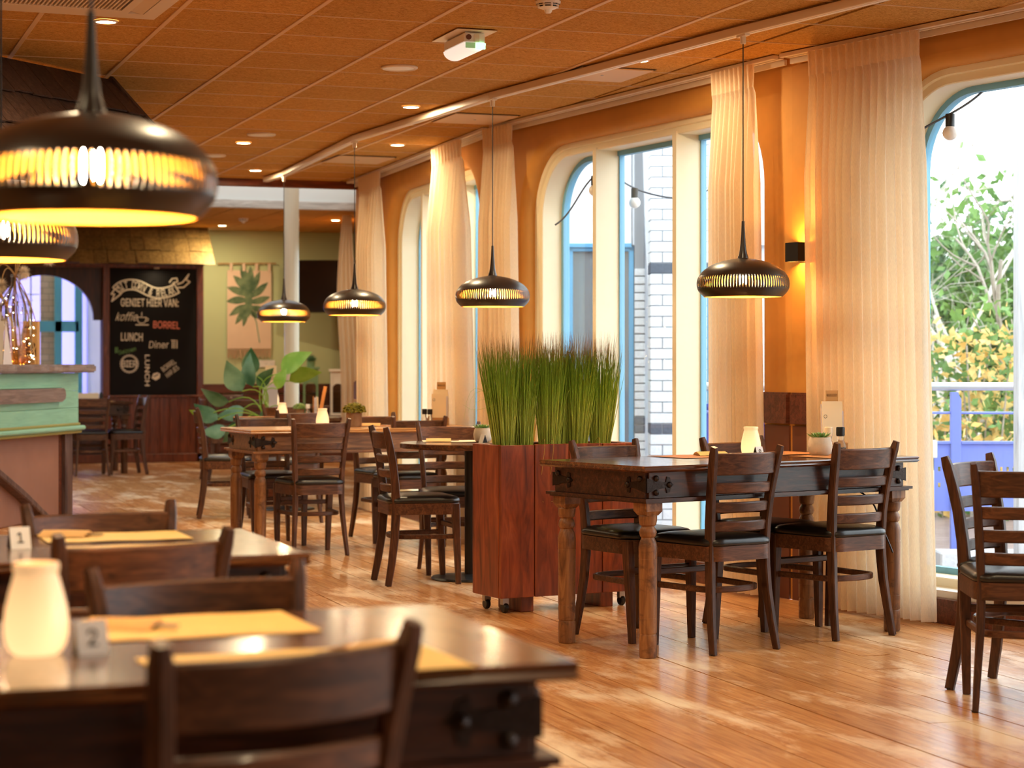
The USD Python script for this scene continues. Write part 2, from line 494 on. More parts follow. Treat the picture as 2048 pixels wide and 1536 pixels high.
for j in range(-3, 17):
    ln = LineString([(-3.1, OY + j * TY), (8, OY + j * TY)]).intersection(clip)
    if ln.is_empty or ln.geom_type != 'LineString':
        continue
    (xa, ya), (xb, yb) = ln.coords[0], ln.coords[-1]
    part(ceiling, 'cross_runner', b2(xa, xb, ya - 0.0045, ya + 0.0045, CEIL - 0.002, CEIL + 0.012, 0.001), M['tee'], smooth=False)
# far ceiling behind the roof light
far_c = ROOM.intersection(sbox(-3.2, YF, 8, 25.4))
fc = thing('ceiling', 'lower brown tiled ceiling of the far room by the green wall', 'ceiling', kind='structure')
part(fc, 'backing', extr(far_c, 0.04, FARC + 0.02), M['subfloor'], smooth=False)
ft = MB()
for i in range(-1, 11):
    for j in range(0, 8):
        P = sbox(OX + i * TX + 0.01, YF + j * TY + 0.005, OX + (i + 1) * TX - 0.01, YF + (j + 1) * TY - 0.005).intersection(far_c.buffer(-0.004))
        if not P.is_empty and P.geom_type == 'Polygon' and P.area > 0.01:
            part(fc, 'tile', extr(P, 0.02, FARC), M['tile'], smooth=False)

# ---------------------------------------------------------------- roof light between the two ceilings
well = ROOM.intersection(sbox(-3.2, YB + 0.03, 8, YF - 0.03))
wx0, wx1 = -3.2, 5.9
sb = thing('skylight_upstand', 'white walls of the roof light between the two ceilings', 'skylight', kind='structure')
part(sb, 'upstand', b2(wx0, wx1, YF - 0.02, YF + 0.1, FARC + 0.075, 4.2, 0), M['white_wall'], smooth=False)
part(sb, 'upstand', b2(wx0, 5.4, YB + 0.05, YB + 0.15, CEIL + 0.03, 4.2, 0), M['white_wall'], smooth=False)
part(sb, 'upstand', b2(wx0 - 0.1, wx0, YB, YF, CEIL, 4.2, 0), M['white_wall'], smooth=False)
part(sb, 'upstand', b2(wx1, wx1 + 0.1, YB, YF, CEIL + 0.2, 4.2, 0), M['white_wall'], smooth=False)
M['opal'] = usdkit.material(stage, LK('opal_roof_sheet'), {'t': ('transparent_bsdf', {'color': (0.45, 0.45, 0.45)}), 'd': ('translucent_bsdf', {'color': (0.8, 0.8, 0.8)}), 'm': ('mix_closure', {'fac': 0.3})}, [('t.BSDF', 'm.closure1'), ('d.BSDF', 'm.closure2')], surface='m.closure')
part(sb, 'roof_sheet', b2(wx0, wx1 + 0.1, YB, YF + 0.1, 4.2, 4.21, 0), M['opal'], smooth=False)
for k, xx in enumerate((1.2, 3.0, 4.8)):
    part(sb, 'glazing_bar', b2(xx - 0.03, xx + 0.03, YB, YF, 4.12, 4.2, 0.005), M['white_wall'], smooth=False)
solo('trim_1', b2(-3.15, 4.75, YB - 0.03, YB + 0.05, CEIL - 0.062, CEIL + 0.04, 0.004), M['red_beam'], 'red-brown wooden beam at the end of the near ceiling', 'beam', kind='structure')
solo('trim_2', b2(-3.15, 6.1, YF - 0.06, YF + 0.02, FARC - 0.012, FARC + 0.075, 0.006), M['grey_beam'], 'weathered whitish beam at the edge of the far ceiling', 'beam', kind='structure')

# ---------------------------------------------------------------- window wall
def opening(u0, u1, z0, z1, r, e=0.0, n=12):
    """Outline (u, z) of a window opening with two round top corners, grown by e (not at the sill)."""
    u0, u1, z1, r = u0 - e, u1 + e, z1 + e, r + e
    zb = z0 - max(e, -0.2) * 0.0 if e > 0 else z0 - e
    pts = [(u0, zb)]
    for k in range(n + 1):
        a = PI - k * (PI / 2) / n
        pts.append((u0 + r + r * math.cos(a), z1 - r + r * math.sin(a)))
    for k in range(n + 1):
        a = PI / 2 - k * (PI / 2) / n
        pts.append((u1 - r + r * math.cos(a), z1 - r + r * math.sin(a)))
    pts.append((u1, zb))
    return pts


def to_world(seg, uz, off):
    P, t, n, L = frame_of(seg)
    uz = np.asarray(uz, float)
    return np.stack([P[0] + t[0] * uz[:, 0] + n[0] * off, P[1] + t[1] * uz[:, 0] + n[1] * off, uz[:, 1]], -1)


def loft(seg, rings, closed=True):
    """rings: list of (outline, off)."""
    V = [to_world(seg, r, o) for r, o in rings]
    k = len(V[0])
    f = []
    for i in range(len(V) - 1):
        for j in range(k if closed else k - 1):
            j2 = (j + 1) % k
            a, b, c, d = i * k + j, i * k + j2, (i + 1) * k + j2, (i + 1) * k + j
            f += [[a, b, c], [a, c, d]]
    return trimesh.Trimesh(np.vstack(V), np.array(f), process=False)


WIN = {'A': [(0.30, 3.15, 0.12, 2.60, 0.45)], 'B': [(0.30, 3.12, 0.12, 2.60, 0.45)], 'C': [(0.52, 3.18, 0.12, 2.60, 0.45)], 'D': [(1.5, 4.0, 0.75, 2.5, 0.3)]}
wall = thing('wall_right', 'ochre plaster window wall that follows a gentle curve', 'wall', kind='structure')
for seg in 'ABCD':
    P, t, n, L = frame_of(seg)
    top = CEIL + 0.05 if seg in 'ABC' else 3.05
    poly = sbox(-0.0 if seg != 'A' else -2.5, 0.0, L, top)
    for w in WIN[seg]:
        poly = poly.difference(Polygon(opening(*w, e=0.06)))
    part(wall, 'plaster_panel', wallmesh(poly, P, t, n, 0.0, 0.02), M['plaster'], smooth=False)
    poly2 = sbox(-0.0 if seg != 'A' else -2.5, 0.0, L, top)
    for w in WIN[seg]:
        poly2 = poly2.difference(Polygon(opening(*w, e=0.012)))
    part(wall, 'outer_leaf', wallmesh(poly2, P, t, n, 0.07, 0.30), M['white_wall'], smooth=False)
    for w in WIN[seg]:
        rings = []
        for k in range(7):
            a = k * (PI / 2) / 6
            rings.append((opening(*w, e=0.06 * (1 - math.sin(a)) + 0.0), 0.06 * (1 - math.cos(a))))
        rings.append((opening(*w, e=0.0), 0.14))
        part(wall, 'rounded_reveal', loft(seg, rings, closed=False), M['plaster'], smooth=60)

wi = 0
for seg, mull in (('A', (0.9, 1.9)), ('B', (1.34, 2.31)), ('C', (1.48, 2.42)), ('D', (2.7,))):
    wi += 1
    w = WIN[seg][0]
    win = thing(f'window_{wi}', {'A': 'tall cream-framed window with rounded corners nearest the camera', 'B': 'tall three-light cream window with round corner behind the grass planter', 'C': 'tall cream window with round corner beyond the grass planter', 'D': 'small window of the far room'}[seg], 'window', kind='structure')
    fr = [(opening(*w, e=0.004), 0.10), (opening(*w, e=0.004), 0.085), (opening(*w, e=-0.03), 0.085), (opening(*w, e=-0.036), 0.10), (opening(*w, e=-0.07), 0.10), (opening(*w, e=-0.075), 0.105), (opening(*w, e=-0.075), 0.25)]
    part(win, 'frame', loft(seg, fr), M['cream'], smooth=30)
    fb = [(opening(*w, e=-0.072), 0.24), (opening(*w, e=-0.105), 0.24), (opening(*w, e=-0.105), 0.285), (opening(*w, e=-0.06), 0.285)]
    part(win, 'outer_frame', loft(seg, fb), M['blue_frame'], smooth=30)
    u0, u1, z0, z1, r = w
    edges = [u0 + 0.09] + list(mull) + [u1 - 0.09]
    zt = z1 - 0.06
    for um in mull:
        P, t, n, L = frame_of(seg)
        part(win, 'mullion', wallmesh(sbox(um - 0.022, z0 + 0.02, um + 0.022, zt), P, t, n, 0.09, 0.25), M['cream'], smooth=False)
        part(win, 'outer_mullion', wallmesh(sbox(um - 0.034, z0 + 0.02, um + 0.034, zt), P, t, n, 0.25, 0.285), M['blue_frame'], smooth=False)
    inner = Polygon(opening(*w, e=-0.1))
    for a, b in zip(edges[:-1], edges[1:]):
        g = inner.intersection(sbox(a + 0.03, 0, b - 0.03, 4))
        part(win, 'pane', wallmesh(g, *frame_of(seg)[:3], 0.258, 0.264), M['pane'], smooth=False)
    part(win, 'sill', wallmesh(sbox(u0 - 0.0, z0 - 0.02, u1, z0 + 0.03), *frame_of(seg)[:3], 0.0, 0.24), M['white_plastic'], smooth=False)
# wooden kerb under the windows, dado on the piers
tn = 2
for seg, u0, u1 in (('A', -2.0, 3.2), ('B', 0.2, 3.2), ('C', 0.45, 3.25)):
    tn += 1
    solo(f'trim_{tn}', wallmesh(sbox(u0, 0.0, u1, 0.115), *frame_of(seg)[:3], -0.035, 0.0), M['dado_board_x'], {'A': 'red-brown wooden kerb under the nearest window', 'B': 'red-brown wooden kerb under the window behind the planter', 'C': 'red-brown wooden kerb under the farther window'}[seg], 'kerb', kind='structure', smooth=False)
for seg, u0, u1, lab in (('A', 3.22, 3.74, 'red-brown dado board on the pier, half with the wall lamp'), ('B', 0.01, 0.24, 'red-brown dado board on the pier left of the wall lamp'), ('B', 3.2, 3.47, 'red-brown dado board on the pier beyond the planter'), ('C', 0.0, 0.45, 'red-brown dado board behind the middle curtains'), ('C', 3.25, 4.3, 'red-brown dado board behind the farthest near curtain')):
    tn += 1
    solo(f'trim_{tn}', cat_(wallmesh(sbox(u0, 0.9, u1, 1.05), *frame_of(seg)[:3], -0.03, 0.0), wallmesh(sbox(u0, 1.05, u1, 1.06), *frame_of(seg)[:3], -0.02, 0.0)), M['dado_board_x'], lab, 'dado board', kind='structure', smooth=False)
    tn += 1
    solo(f'trim_{tn}', wallmesh(sbox(u0, 0.0, u1, 0.89), *frame_of(seg)[:3], -0.012, 0.0), M['dado'], lab.replace('red-brown dado board', 'brown painted dado panel'), 'dado panel', kind='structure', smooth=False)

# ---------------------------------------------------------------- the unseen walls that close the room
solo('wall_left', b2(-3.4, -3.2, -3.2, 25.6, 0, 4.2, 0), M['warm_wall'], 'warm plaster wall at the far left of the room', 'wall', kind='structure', smooth=False)
solo('wall_front', b2(-3.4, 7.7, -3.2, -3.0, 0, 2.9, 0), M['warm_wall'], 'warm plaster wall behind the photographer', 'wall', kind='structure', smooth=False)

# ---------------------------------------------------------------- back of the room
solo('wall_back', b2(4.83, 7.3, 25.1, 25.3, 0, 3.0, 0), M['green_wall'], 'sage green back wall', 'wall', kind='structure', smooth=False)
gd = thing('trim_20', 'red-brown board wainscot along the foot of the green wall', 'wainscot', kind='structure')
part(gd, 'rail', b2(4.83, 7.0, 25.05, 25.1, 0.84, 0.955, 0.004), M['dado_board_x'], smooth=False)
for k in range(5):
    part(gd, 'board', b2(4.84, 7.0, 25.06, 25.1, 0.02 + k * 0.162, 0.18 + k * 0.162, 0.006), M['dado_board_x'], smooth=False)

bp = thing('wall_back', 'dark wooden partition with the blackboard and an arched opening', 'wall', kind='structure')
YP = 24.9
arch = [(2.30, 0.80)] + [(2.885 + 0.585 * math.cos(PI - k * PI / 24), 1.76 + 0.52 * math.sin(PI - k * PI / 24)) for k in range(25)] + [(3.47, 0.80)]
panel = sbox(1.2, 0.0, 3.60, 2.95).difference(Polygon(arch)).difference(sbox(2.2, 0.8, 3.56, 1.74))
pm = extr(panel, 0.10, 0)
v = np.array(pm.vertices)
pm = trimesh.Trimesh(np.stack([v[:, 0], YP + 0.02 + v[:, 2], v[:, 1]], -1), np.array(pm.faces)[:, ::-1], process=False)
M['partition'] = wood('partition_dark_wood', S(34, 15, 9), S(62, 29, 16), S(88, 44, 24), (16, 16, 1.6), rough=0.42, bump=0.1, rand=0.06)
M['bead'] = wood('beadboard_redbrown', S(58, 26, 16), S(108, 52, 30), S(138, 72, 44), (16, 16, 1.5), rough=0.36, bump=0.12, rand=0.1, coat=0.15)
part(bp, 'arch_panel', pm, M['partition'], smooth=False)
for x in (2.1, 3.61, 4.76):
    part(bp, 'post', b2(x - 0.042, x + 0.042, YP - 0.05, YP + 0.06, 0, 2.47, 0.006), M['bead'], smooth=False)
part(bp, 'lintel', b2(1.2, 4.80, YP - 0.045, YP + 0.05, 2.38, 2.47, 0.006), M['bead'], smooth=False)
part(bp, 'infill', b2(3.6, 4.8, YP + 0.02, YP + 0.10, 0, 2.95, 0), M['partition'], smooth=False)
x = 3.655
while x < 4.70:
    part(bp, 'board', b2(x, min(x + 0.108, 4.716), YP - 0.02, YP + 0.02, 0.10, 0.80, 0.006), M['bead'], smooth=False)
    x += 0.122
x = 3.655 + 0.104
while x < 4.70:
    part(bp, 'groove_strip', b2(x, x + 0.022, YP - 0.012, YP + 0.02, 0.10, 0.80, 0.004), M['bead'], smooth=False)
    x += 0.122
part(bp, 'ledge', b2(3.58, 4.80, YP - 0.06, YP + 0.02, 0.80, 0.825, 0.005), M['bead'], smooth=False)
solo('baseboard_back', b2(3.15, 4.82, YP - 0.05, YP + 0.0, 0.0, 0.105, 0.006), M['bead'], 'red-brown baseboard under the beadboard panelling', 'baseboard', kind='structure', smooth=False)
# bay behind the arch: a window to the daylight with teal bars
M['teal'] = plain('teal_paint', S(104, 184, 190), 0.5, 0.4)
M['lavender'] = cloth_mat('lavender_blind', S(200, 196, 255), 0.05, 0.75)
M['brick_beige'] = usdkit.material(stage, LK('beige_brick_far'), {'tc': ('texture_coordinate', {}), 'mp': ('mapping', {'rotation': (PI / 2, 0, 0)}), 'b': ('brick_texture', {'color1': S(214, 190, 150), 'color2': S(198, 172, 130), 'mortar': S(170, 150, 120), 'scale': 3.2, 'mortar_size': 0.015}), 'p': ('principled_bsdf', {'roughness': 0.8})},
                              [('tc.object', 'mp.vector'), ('mp.vector', 'b.vector'), ('b.color', 'p.base_color')], surface='p.BSDF')
bay = thing('window_5', 'lavender-lit bay window with teal bars behind the dark arch', 'window', kind='structure')
part(bay, 'side_wall', b2(3.62, 3.72, YP + 0.1, 27.0, 0, 2.95, 0), M['white_wall'], smooth=False)
part(bay, 'side_wall', b2(1.1, 1.2, YP + 0.1, 27.0, 0, 2.95, 0), M['white_wall'], smooth=False)
part(bay, 'bay_ceiling', b2(1.1, 3.72, YP + 0.1, 27.0, 2.9, 2.98, 0), M['white_wall'], smooth=False)
part(bay, 'blind', b2(2.0, 3.62, 26.62, 26.63, 0.7, 2.5, 0), M['lavender'], smooth=False)
for xx in (3.24, 3.50):
    part(bay, 'bar', b2(xx - 0.045, xx + 0.045, 26.5, 26.6, 0.6, 2.5, 0.004), M['teal'], smooth=False)
part(bay, 'bar', b2(2.98, 3.5, 26.5, 26.6, 1.62, 1.76, 0.004), M['teal'], smooth=False)
for xx in (2.68, 2.9):
    part(bay, 'slim_bar', b2(xx - 0.012, xx + 0.012, 26.56, 26.6, 0.6, 2.5, 0.002), M['white_wall'], smooth=False)
for zz in (1.2, 1.72, 2.1):
    part(bay, 'slim_bar', b2(2.2, 3.0, 26.56, 26.6, zz - 0.008, zz + 0.008, 0.002), M['white_wall'], smooth=False)
part(bay, 'brick_pier', b2(3.02, 3.2, 26.55, 26.61, 0.6, 2.5, 0), M['brick_beige'], smooth=False)
part(bay, 'bay_floor', b2(1.2, 3.62, YP + 0.1, 27.0, 0.55, 0.6, 0), M['white_wall'], smooth=False)
part(bp, 'infill', b2(-3.3, 1.25, YP + 0.02, YP + 0.12, 0, 2.95, 0), M['partition'], smooth=False)

# ---------------------------------------------------------------- dining chairs
def make_chair(label):
    t = thing('dining_chair', label, 'chair', group=None)
    for s in (-1, 1):
        zz = np.array([0, 0.12, 0.25, 0.36, 0.45, 0.55, 0.66, 0.76, 0.83, 0.862])
        yy = np.array([-0.200, -0.178, -0.160, -0.152, -0.150, -0.156, -0.170, -0.190, -0.207, -0.216])
        xx = s * np.array([0.175, 0.166, 0.156, 0.151, 0.151, 0.155, 0.162, 0.171, 0.179, 0.183])
        sc = np.array([[0.72, 0.8], [0.85, 0.9], [0.95, 1], [1, 1.05], [1, 1.08], [1, 1.0], [0.98, 0.95], [0.95, 0.9], [0.9, 0.85], [0.7, 0.62]])
        part(t, 'back_leg', sweep(np.stack([xx, yy, zz], -1), rect(0.028, 0.044, 0.005), up=(0, 1, 0), scale=sc), M['chair_z'], smooth=40)
        z2 = np.array([0, 0.2, 0.38, 0.44])
        part(t, 'front_leg', sweep(np.stack([s * np.array([0.168, 0.172, 0.176, 0.176]), np.array([0.196, 0.188, 0.18, 0.178]), z2], -1), rect(0.042, 0.042, 0.005), up=(0, 1, 0), scale=[[0.66, 0.66], [0.84, 0.84], [1, 1], [1, 1]]), M['chair_z'], smooth=40)
        for (gx, gy) in ((0.178, -0.2), (0.168, 0.196)):
            part(t, 'glide', tf(lathe([(0.009, 0), (0.011, 0.004), (0.011, 0.007)], 10), (s * gx, gy, -0.001)), M['black'])
    # bowed rails of the back
    def rail(zc, h, hw, yb, thick=0.018, sag=0.036, n=15):
        a = np.linspace(-1, 1, n)
        p = np.stack([a * hw, yb - sag * (1 - a ** 2), np.full(n, zc)], -1)
        return sweep(p, rect(thick, h, 0.005), up=(0, -0.12, 1))
    part(t, 'top_rail', rail(0.789, 0.092, 0.169, -0.193), M['chair_x'], smooth=40)
    for zc, hw, yb in ((0.688, 0.160, -0.174), (0.607, 0.154, -0.163), (0.527, 0.150, -0.155)):
        part(t, 'slat', rail(zc, 0.044, hw, yb, sag=0.032), M['chair_x'], smooth=40)
    # seat
    def rr(hw, hd, r, yc=0.0, taper=0.03):
        P = Polygon([(-hw, hd), (hw, hd), (hw - taper, -hd), (-hw + taper, -hd)]).buffer(-r).buffer(r, quad_segs=6)
        return affinity.translate(P, 0, yc)
    ring = rr(0.203, 0.20, 0.07, 0.01).difference(rr(0.178, 0.175, 0.05, 0.01))
    part(t, 'seat_frame', extr(ring, 0.062, 0.384), M['chair_x'], smooth=40)
    cushion = MB()
    P0 = rr(0.205, 0.205, 0.075, 0.008)
    rings = []
    c0 = np.array(P0.exterior.coords[:-1])
    cc = np.array([0, 0.008])
    for sc, z in ((0.93, 0.444), (0.985, 0.449), (1.0, 0.458), (0.985, 0.470), (0.93, 0.479), (0.80, 0.486), (0.55, 0.491), (0.25, 0.4935), (0.02, 0.494)):
        rings.append(np.c_[(c0 - cc) * sc + cc, np.full(len(c0), z)])
    k = len(c0)
    V = np.vstack(rings)
    F = []
    for i in range(len(rings) - 1):
        for j in range(k):
            j2 = (j + 1) % k
            F += [[i * k + j, i * k + j2, (i + 1) * k + j2], [i * k + j, (i + 1) * k + j2, (i + 1) * k + j]]
    part(t, 'seat_cushion', trimesh.Trimesh(V, np.array(F), process=False), M['leather'], smooth=50)
    # bent hoop stretcher and front bar
    pts = [(-0.166, 0.186), (-0.160, 0.10), (-0.152, 0.0), (-0.146, -0.08)] + [(0.146 * math.cos(a), -0.08 - 0.075 * math.sin(a)) for a in np.linspace(PI * 0.97, PI * 0.03, 13)] + [(0.146, -0.08), (0.152, 0.0), (0.160, 0.10), (0.166, 0.186)]
    pts = [(x, y, 0.262) for x, y in pts]
    part(t, 'hoop_stretcher', sweep(pts, rect(0.017, 0.026, 0.004)), M['chair_x'], smooth=40)
    part(t, 'front_stretcher', bx((0, 0.186, 0.315), (0.33, 0.018, 0.028), 0.004), M['chair_x'], smooth=False)
    return t.GetPrim() if hasattr(t, 'GetPrim') else t


chair0 = make_chair('dark wooden ladder-back chair pushed in at the near left corner of table 9')
# (rear-leg midpoint x, y, facing angle of the seat in degrees from +y, label, group)
def chair_at(x, y, rz, label, first=[True], group=None):
    a = math.radians(rz)
    cx, cy = x - 0.2 * math.sin(a), y + 0.2 * math.cos(a)     # origin lies 0.2 m ahead of the rear feet
    if first[0]:
        first[0] = False
        ops = UsdGeom.Xformable(chair0).GetOrderedXformOps()
        ops[0].Set(Gf.Vec3d(cx, cy, 0.001))
        ops[1].Set(float(rz))
        chair0.SetCustomDataByKey('label', label)
        return chair0
    return dup(chair0, (cx, cy, 0.001), rz, label, group)


CH = 'dark wooden ladder-back chair '
chair_at(3.7585, 7.6485, 15, CH + 'with black seat, left of two in front of table 9')
chair_at(4.4475, 7.87, 16, CH + 'with black seat, right of two in front of table 9')
chair_at(3.4675, 8.476, 196, CH + 'facing the camera behind the left end of table 9')
chair_at(4.178, 8.627, 196, CH + 'facing the camera behind table 9, by the candle jar')
chair_at(4.195, 6.617, 211, CH + 'at the right edge, nearer the window of the two')
chair_at(4.02, 5.99, -27, CH + 'at the right edge, nearest to the camera of the two')
chair_at(0.60, 2.55, 15, CH + 'nearest the camera, back turned, at table 2')
chair_at(0.655, 3.43, 187, CH + 'facing the camera across table 2, behind the placemat')
chair_at(0.68, 4.17, 11, CH + 'back turned, on the near side of table 1')
chair_at(0.72, 5.05, 187, CH + 'facing the camera behind table 1, farthest left foreground')
chair_at(3.057, 10.738, -93, CH + 'seen from its side at the round table by the planter')
chair_at(3.66, 11.40, 170, CH + 'facing the camera behind the small round table by the planter')
chair_at(3.13, 12.37, 3, CH + 'back turned, in front of the pale table with the candle jar')
chair_at(3.88, 12.72, 3, CH + 'back turned, at the right end of the pale table')
chair_at(3.02, 13.52, 183, CH + 'facing the camera behind the left end of the pale table')
chair_at(3.85, 13.75, 195, CH + 'facing right behind the pale table with the mossy pot')
chair_at(3.02, 15.83, -100, CH + 'seen from its side at the left of the farther round table')
chair_at(3.62, 14.95, 5, CH + 'back turned, in front of the farther round table')
chair_at(3.97, 16.98, 190, CH + 'facing the camera behind the farther round table')
chair_at(4.05, 20.9, -88, CH + 'in the far corner, left end of the farthest table')
chair_at(4.45, 20.6, -20, CH + 'in the far corner, second from the left of the farthest table')
chair_at(4.85, 23.6, 178, CH + 'in the far corner, against the green wall')
chair_at(3.65, 22.35, 95, CH + 'at the right end of the far left table below the blackboard')
chair_at(3.05, 22.0, 0, CH + 'back turned, behind the counter at the far left table')

# ---------------------------------------------------------------- turned-leg tables
def make_table(label, top, side, leg, L=1.56, D=0.70, H=0.79, cat='table'):
    t = thing('turned_leg_table', label, cat)
    # moulded top
    prof = [(0.0, 0.0), (0.014, 0.0), (0.02, 0.006), (0.012, 0.012), (0.016, 0.02), (0.01, 0.026), (0.0, 0.026)]
    rings = []
    for e, z in [(-0.012, -0.028), (0.004, -0.026), (0.012, -0.019), (0.007, -0.013), (0.011, -0.005), (0.006, 0.0)]:
        rings.append([(x, y, H + z) for x, y in ((-L / 2 - e, -D / 2 - e), (L / 2 + e, -D / 2 - e), (L / 2 + e, D / 2 + e), (-L / 2 - e, D / 2 + e))])
    V = np.array(rings).reshape(-1, 3)
    F = []
    for i in range(len(rings) - 1):
        for j in range(4):
            j2 = (j + 1) % 4
            F += [[i * 4 + j, i * 4 + j2, i * 4 + 4 + j2], [i * 4 + j, i * 4 + 4 + j2, i * 4 + 4 + j]]
    n = (len(rings) - 1) * 4
    F += [[n, n + 1, n + 2], [n, n + 2, n + 3], [0, 2, 1], [0, 3, 2]]
    part(t, 'tabletop', trimesh.Trimesh(V, np.array(F), process=False), top, smooth=20)
    ax, ay, z1, z0 = L / 2 - 0.045, D / 2 - 0.045, H - 0.027, H - 0.135
    for s in (-1, 1):
        part(t, 'apron', b2(-ax, ax, s * ay - 0.012, s * ay + 0.012, z0, z1, 0.002), side, smooth=False)
        part(t, 'end_apron', b2(s * ax - 0.012, s * ax + 0.012, -ay, ay, z0, z1, 0.002), side, smooth=False)
    fl = Polygon([(-ax - 0.035, -ay - 0.035), (ax + 0.035, -ay - 0.035), (ax + 0.035, ay + 0.035), (-ax - 0.035, ay + 0.035)])
    part(t, 'flange', cat_(extr(fl.difference(fl.buffer(-0.11, join_style=2)), 0.012, z0 - 0.012), extr(fl.buffer(-0.012, join_style=2).difference(fl.buffer(-0.10, join_style=2)), 0.008, z0 - 0.019)), side, smooth=False)
    zb = z0 - 0.019
    lp = [(0.0, 0.0), (0.034, 0.0), (0.037, 0.006), (0.037, 0.05), (0.0365, 0.052), (0.038, 0.06), (0.0365, 0.09), (0.034, 0.096), (0.037, 0.103), (0.0375, 0.16), (0.0365, 0.162), (0.0375, 0.168), (0.038, 0.30),
          (0.0385, 0.40), (0.0375, 0.402), (0.0385, 0.406), (0.039, 0.45), (0.034, 0.472), (0.029, 0.482), (0.027, 0.488), (0.033, 0.494), (0.0365, 0.508), (0.033, 0.523), (0.0275, 0.53), (0.026, 0.534), (0.034, 0.54), (0.0375, 0.556), (0.0385, 0.575), (0.034, 0.58)]
    zs = (zb - 0.05) / 0.58
    for sx in (-1, 1):
        for sy in (-1, 1):
            lx, ly = sx * (L / 2 - 0.075), sy * (D / 2 - 0.075)
            blk = hull([(a * 0.042, b * 0.042, zb) for a in (-1, 1) for b in (-1, 1)] + [(a * 0.042, b * 0.042, zb - 0.034) for a in (-1, 1) for b in (-1, 1)] + [(a * 0.03, b * 0.03, zb - 0.052) for a in (-1, 1) for b in (-1, 1)])
            part(t, 'leg', tf(cat_(lathe([(r, z * zs) for r, z in lp], 22), blk), (lx, ly, 0)), leg, smooth=30)
    # iron corner straps with domed nails
    dome = lathe([(0.013, 0), (0.0125, 0.005), (0.009, 0.009), (0.0, 0.0115)], 12, cap=False)
    zc = (z0 + z1) / 2
    strap = Polygon([(0, -0.03), (0.065, -0.016), (0.10, -0.011), (0.106, -0.034), (0.122, -0.03), (0.126, -0.012), (0.142, 0.0), (0.126, 0.012), (0.122, 0.03), (0.106, 0.034), (0.10, 0.011), (0.065, 0.016), (0, 0.03)])
    for sy in (-1, 1):
        for sx in (-1, 1):
            def place(m, x):
                m = tf(m, rx=90)                                  # strap plane becomes x-z, thickness toward -y
                if sx > 0:
                    m = tf(m, sc=(-1, 1, 1)); m.invert()
                if sy > 0:
                    m = tf(m, sc=(1, -1, 1)); m.invert()
                return tf(m, (sx * (ax + 0.012) , sy * (ay + 0.012), zc))
            st = part(t, 'iron_strap', place(extr(strap, 0.004), 0), M['iron'], smooth=False)
            for nx, nz in ((0.048, 0.028), (0.048, -0.03), (0.118, 0.0)):
                part(st, 'nail', place(tf(dome, (nx, nz, 0.003)), 0), M['iron'], smooth=50)
            def place2(m):
                m = tf(m, rx=90, rz=90)
                if sx < 0:
                    m = tf(m, sc=(-1, 1, 1)); m.invert()
                if sy > 0:
                    m = tf(m, sc=(1, -1, 1)); m.invert()
                return tf(m, (sx * (ax + 0.012), sy * (ay + 0.012), zc))
            st = part(t, 'end_strap', place2(extr(strap, 0.004)), M['iron'], smooth=False)
            for nx, nz in ((0.04, 0.026), (0.118, 0.0)):
                part(st, 'nail', place2(tf(dome, (nx, nz, 0.003))), M['iron'], smooth=50)
    return t


def put(t, x, y, rz, z=0.0):
    ops = UsdGeom.Xformable(t).GetOrderedXformOps()
    ops[0].Set(Gf.Vec3d(x, y, z))
    ops[1].Set(float(rz))
    return t


T9 = put(make_table('dark varnished table on turned tan legs beside the planter, number 9 on it', M['table_top'], M['table_side'], M['leg_tan'], L=1.58), 3.928, 8.118, 16.2)
T2 = put(make_table('dark varnished table nearest the camera, number 2 on it', M['table_top'], M['table_side'], M['leg_dark']), 0.253, 3.005, -1.0)
T1 = dup(T2, (0.285, 4.70, 0), 0.0, 'dark varnished table in the left foreground behind, number 1 on it')
TM = put(make_table('pale worn wooden table on turned legs with the mossy pot', M['table_top_pale'], M['table_side_pale'], M['leg_tan'], L=1.6), 3.50, 12.93, 4)
TL = dup(T2, (2.75, 22.75, 0), 2.0, 'far left dark table on turned legs below the arch, behind the counter')

# ---------------------------------------------------------------- round and square pedestal tables
def make_round(label, r=0.40, H=0.765, square=False):
    t = thing('pedestal_table', label, 'table')
    top = [(0.0, H - 0.03), (r - 0.004, H - 0.03), (r, H - 0.026), (r, H - 0.004), (r - 0.004, H), (0.0, H)]
    part(t, 'tabletop', lathe(top, 48, cap=False) if not square else b2(-r, r, -r, r, H - 0.03, H, 0.004), M['table_top'], smooth=30)
    part(t, 'column', lathe([(0.0, 0.02), (0.04, 0.02), (0.036, 0.03), (0.036, H - 0.05), (0.06, H - 0.035), (0.12, H - 0.03), (0.0, H - 0.03)], 20, cap=False), M['black'])
    part(t, 'base_plate', lathe([(0.0, 0.0), (0.222, 0.0), (0.225, 0.005), (0.218, 0.014), (0.10, 0.024), (0.04, 0.03), (0.0, 0.03)], 40, cap=False), M['black'], smooth=30)
    return t


R1 = put(make_round('small round dark pedestal table just left of the planter'), 3.60, 10.80, 0)
R2 = put(make_round('farther round dark pedestal table in front of the column', r=0.45), 3.88, 16.45, 0)
TS = put(make_round('dark table at the right edge beside the two chairs', r=0.40, square=True), 4.72, 6.27, 24)
TF = put(make_round('farthest dark table in front of the green wall', r=0.42, square=True), 4.95, 21.3, 3)

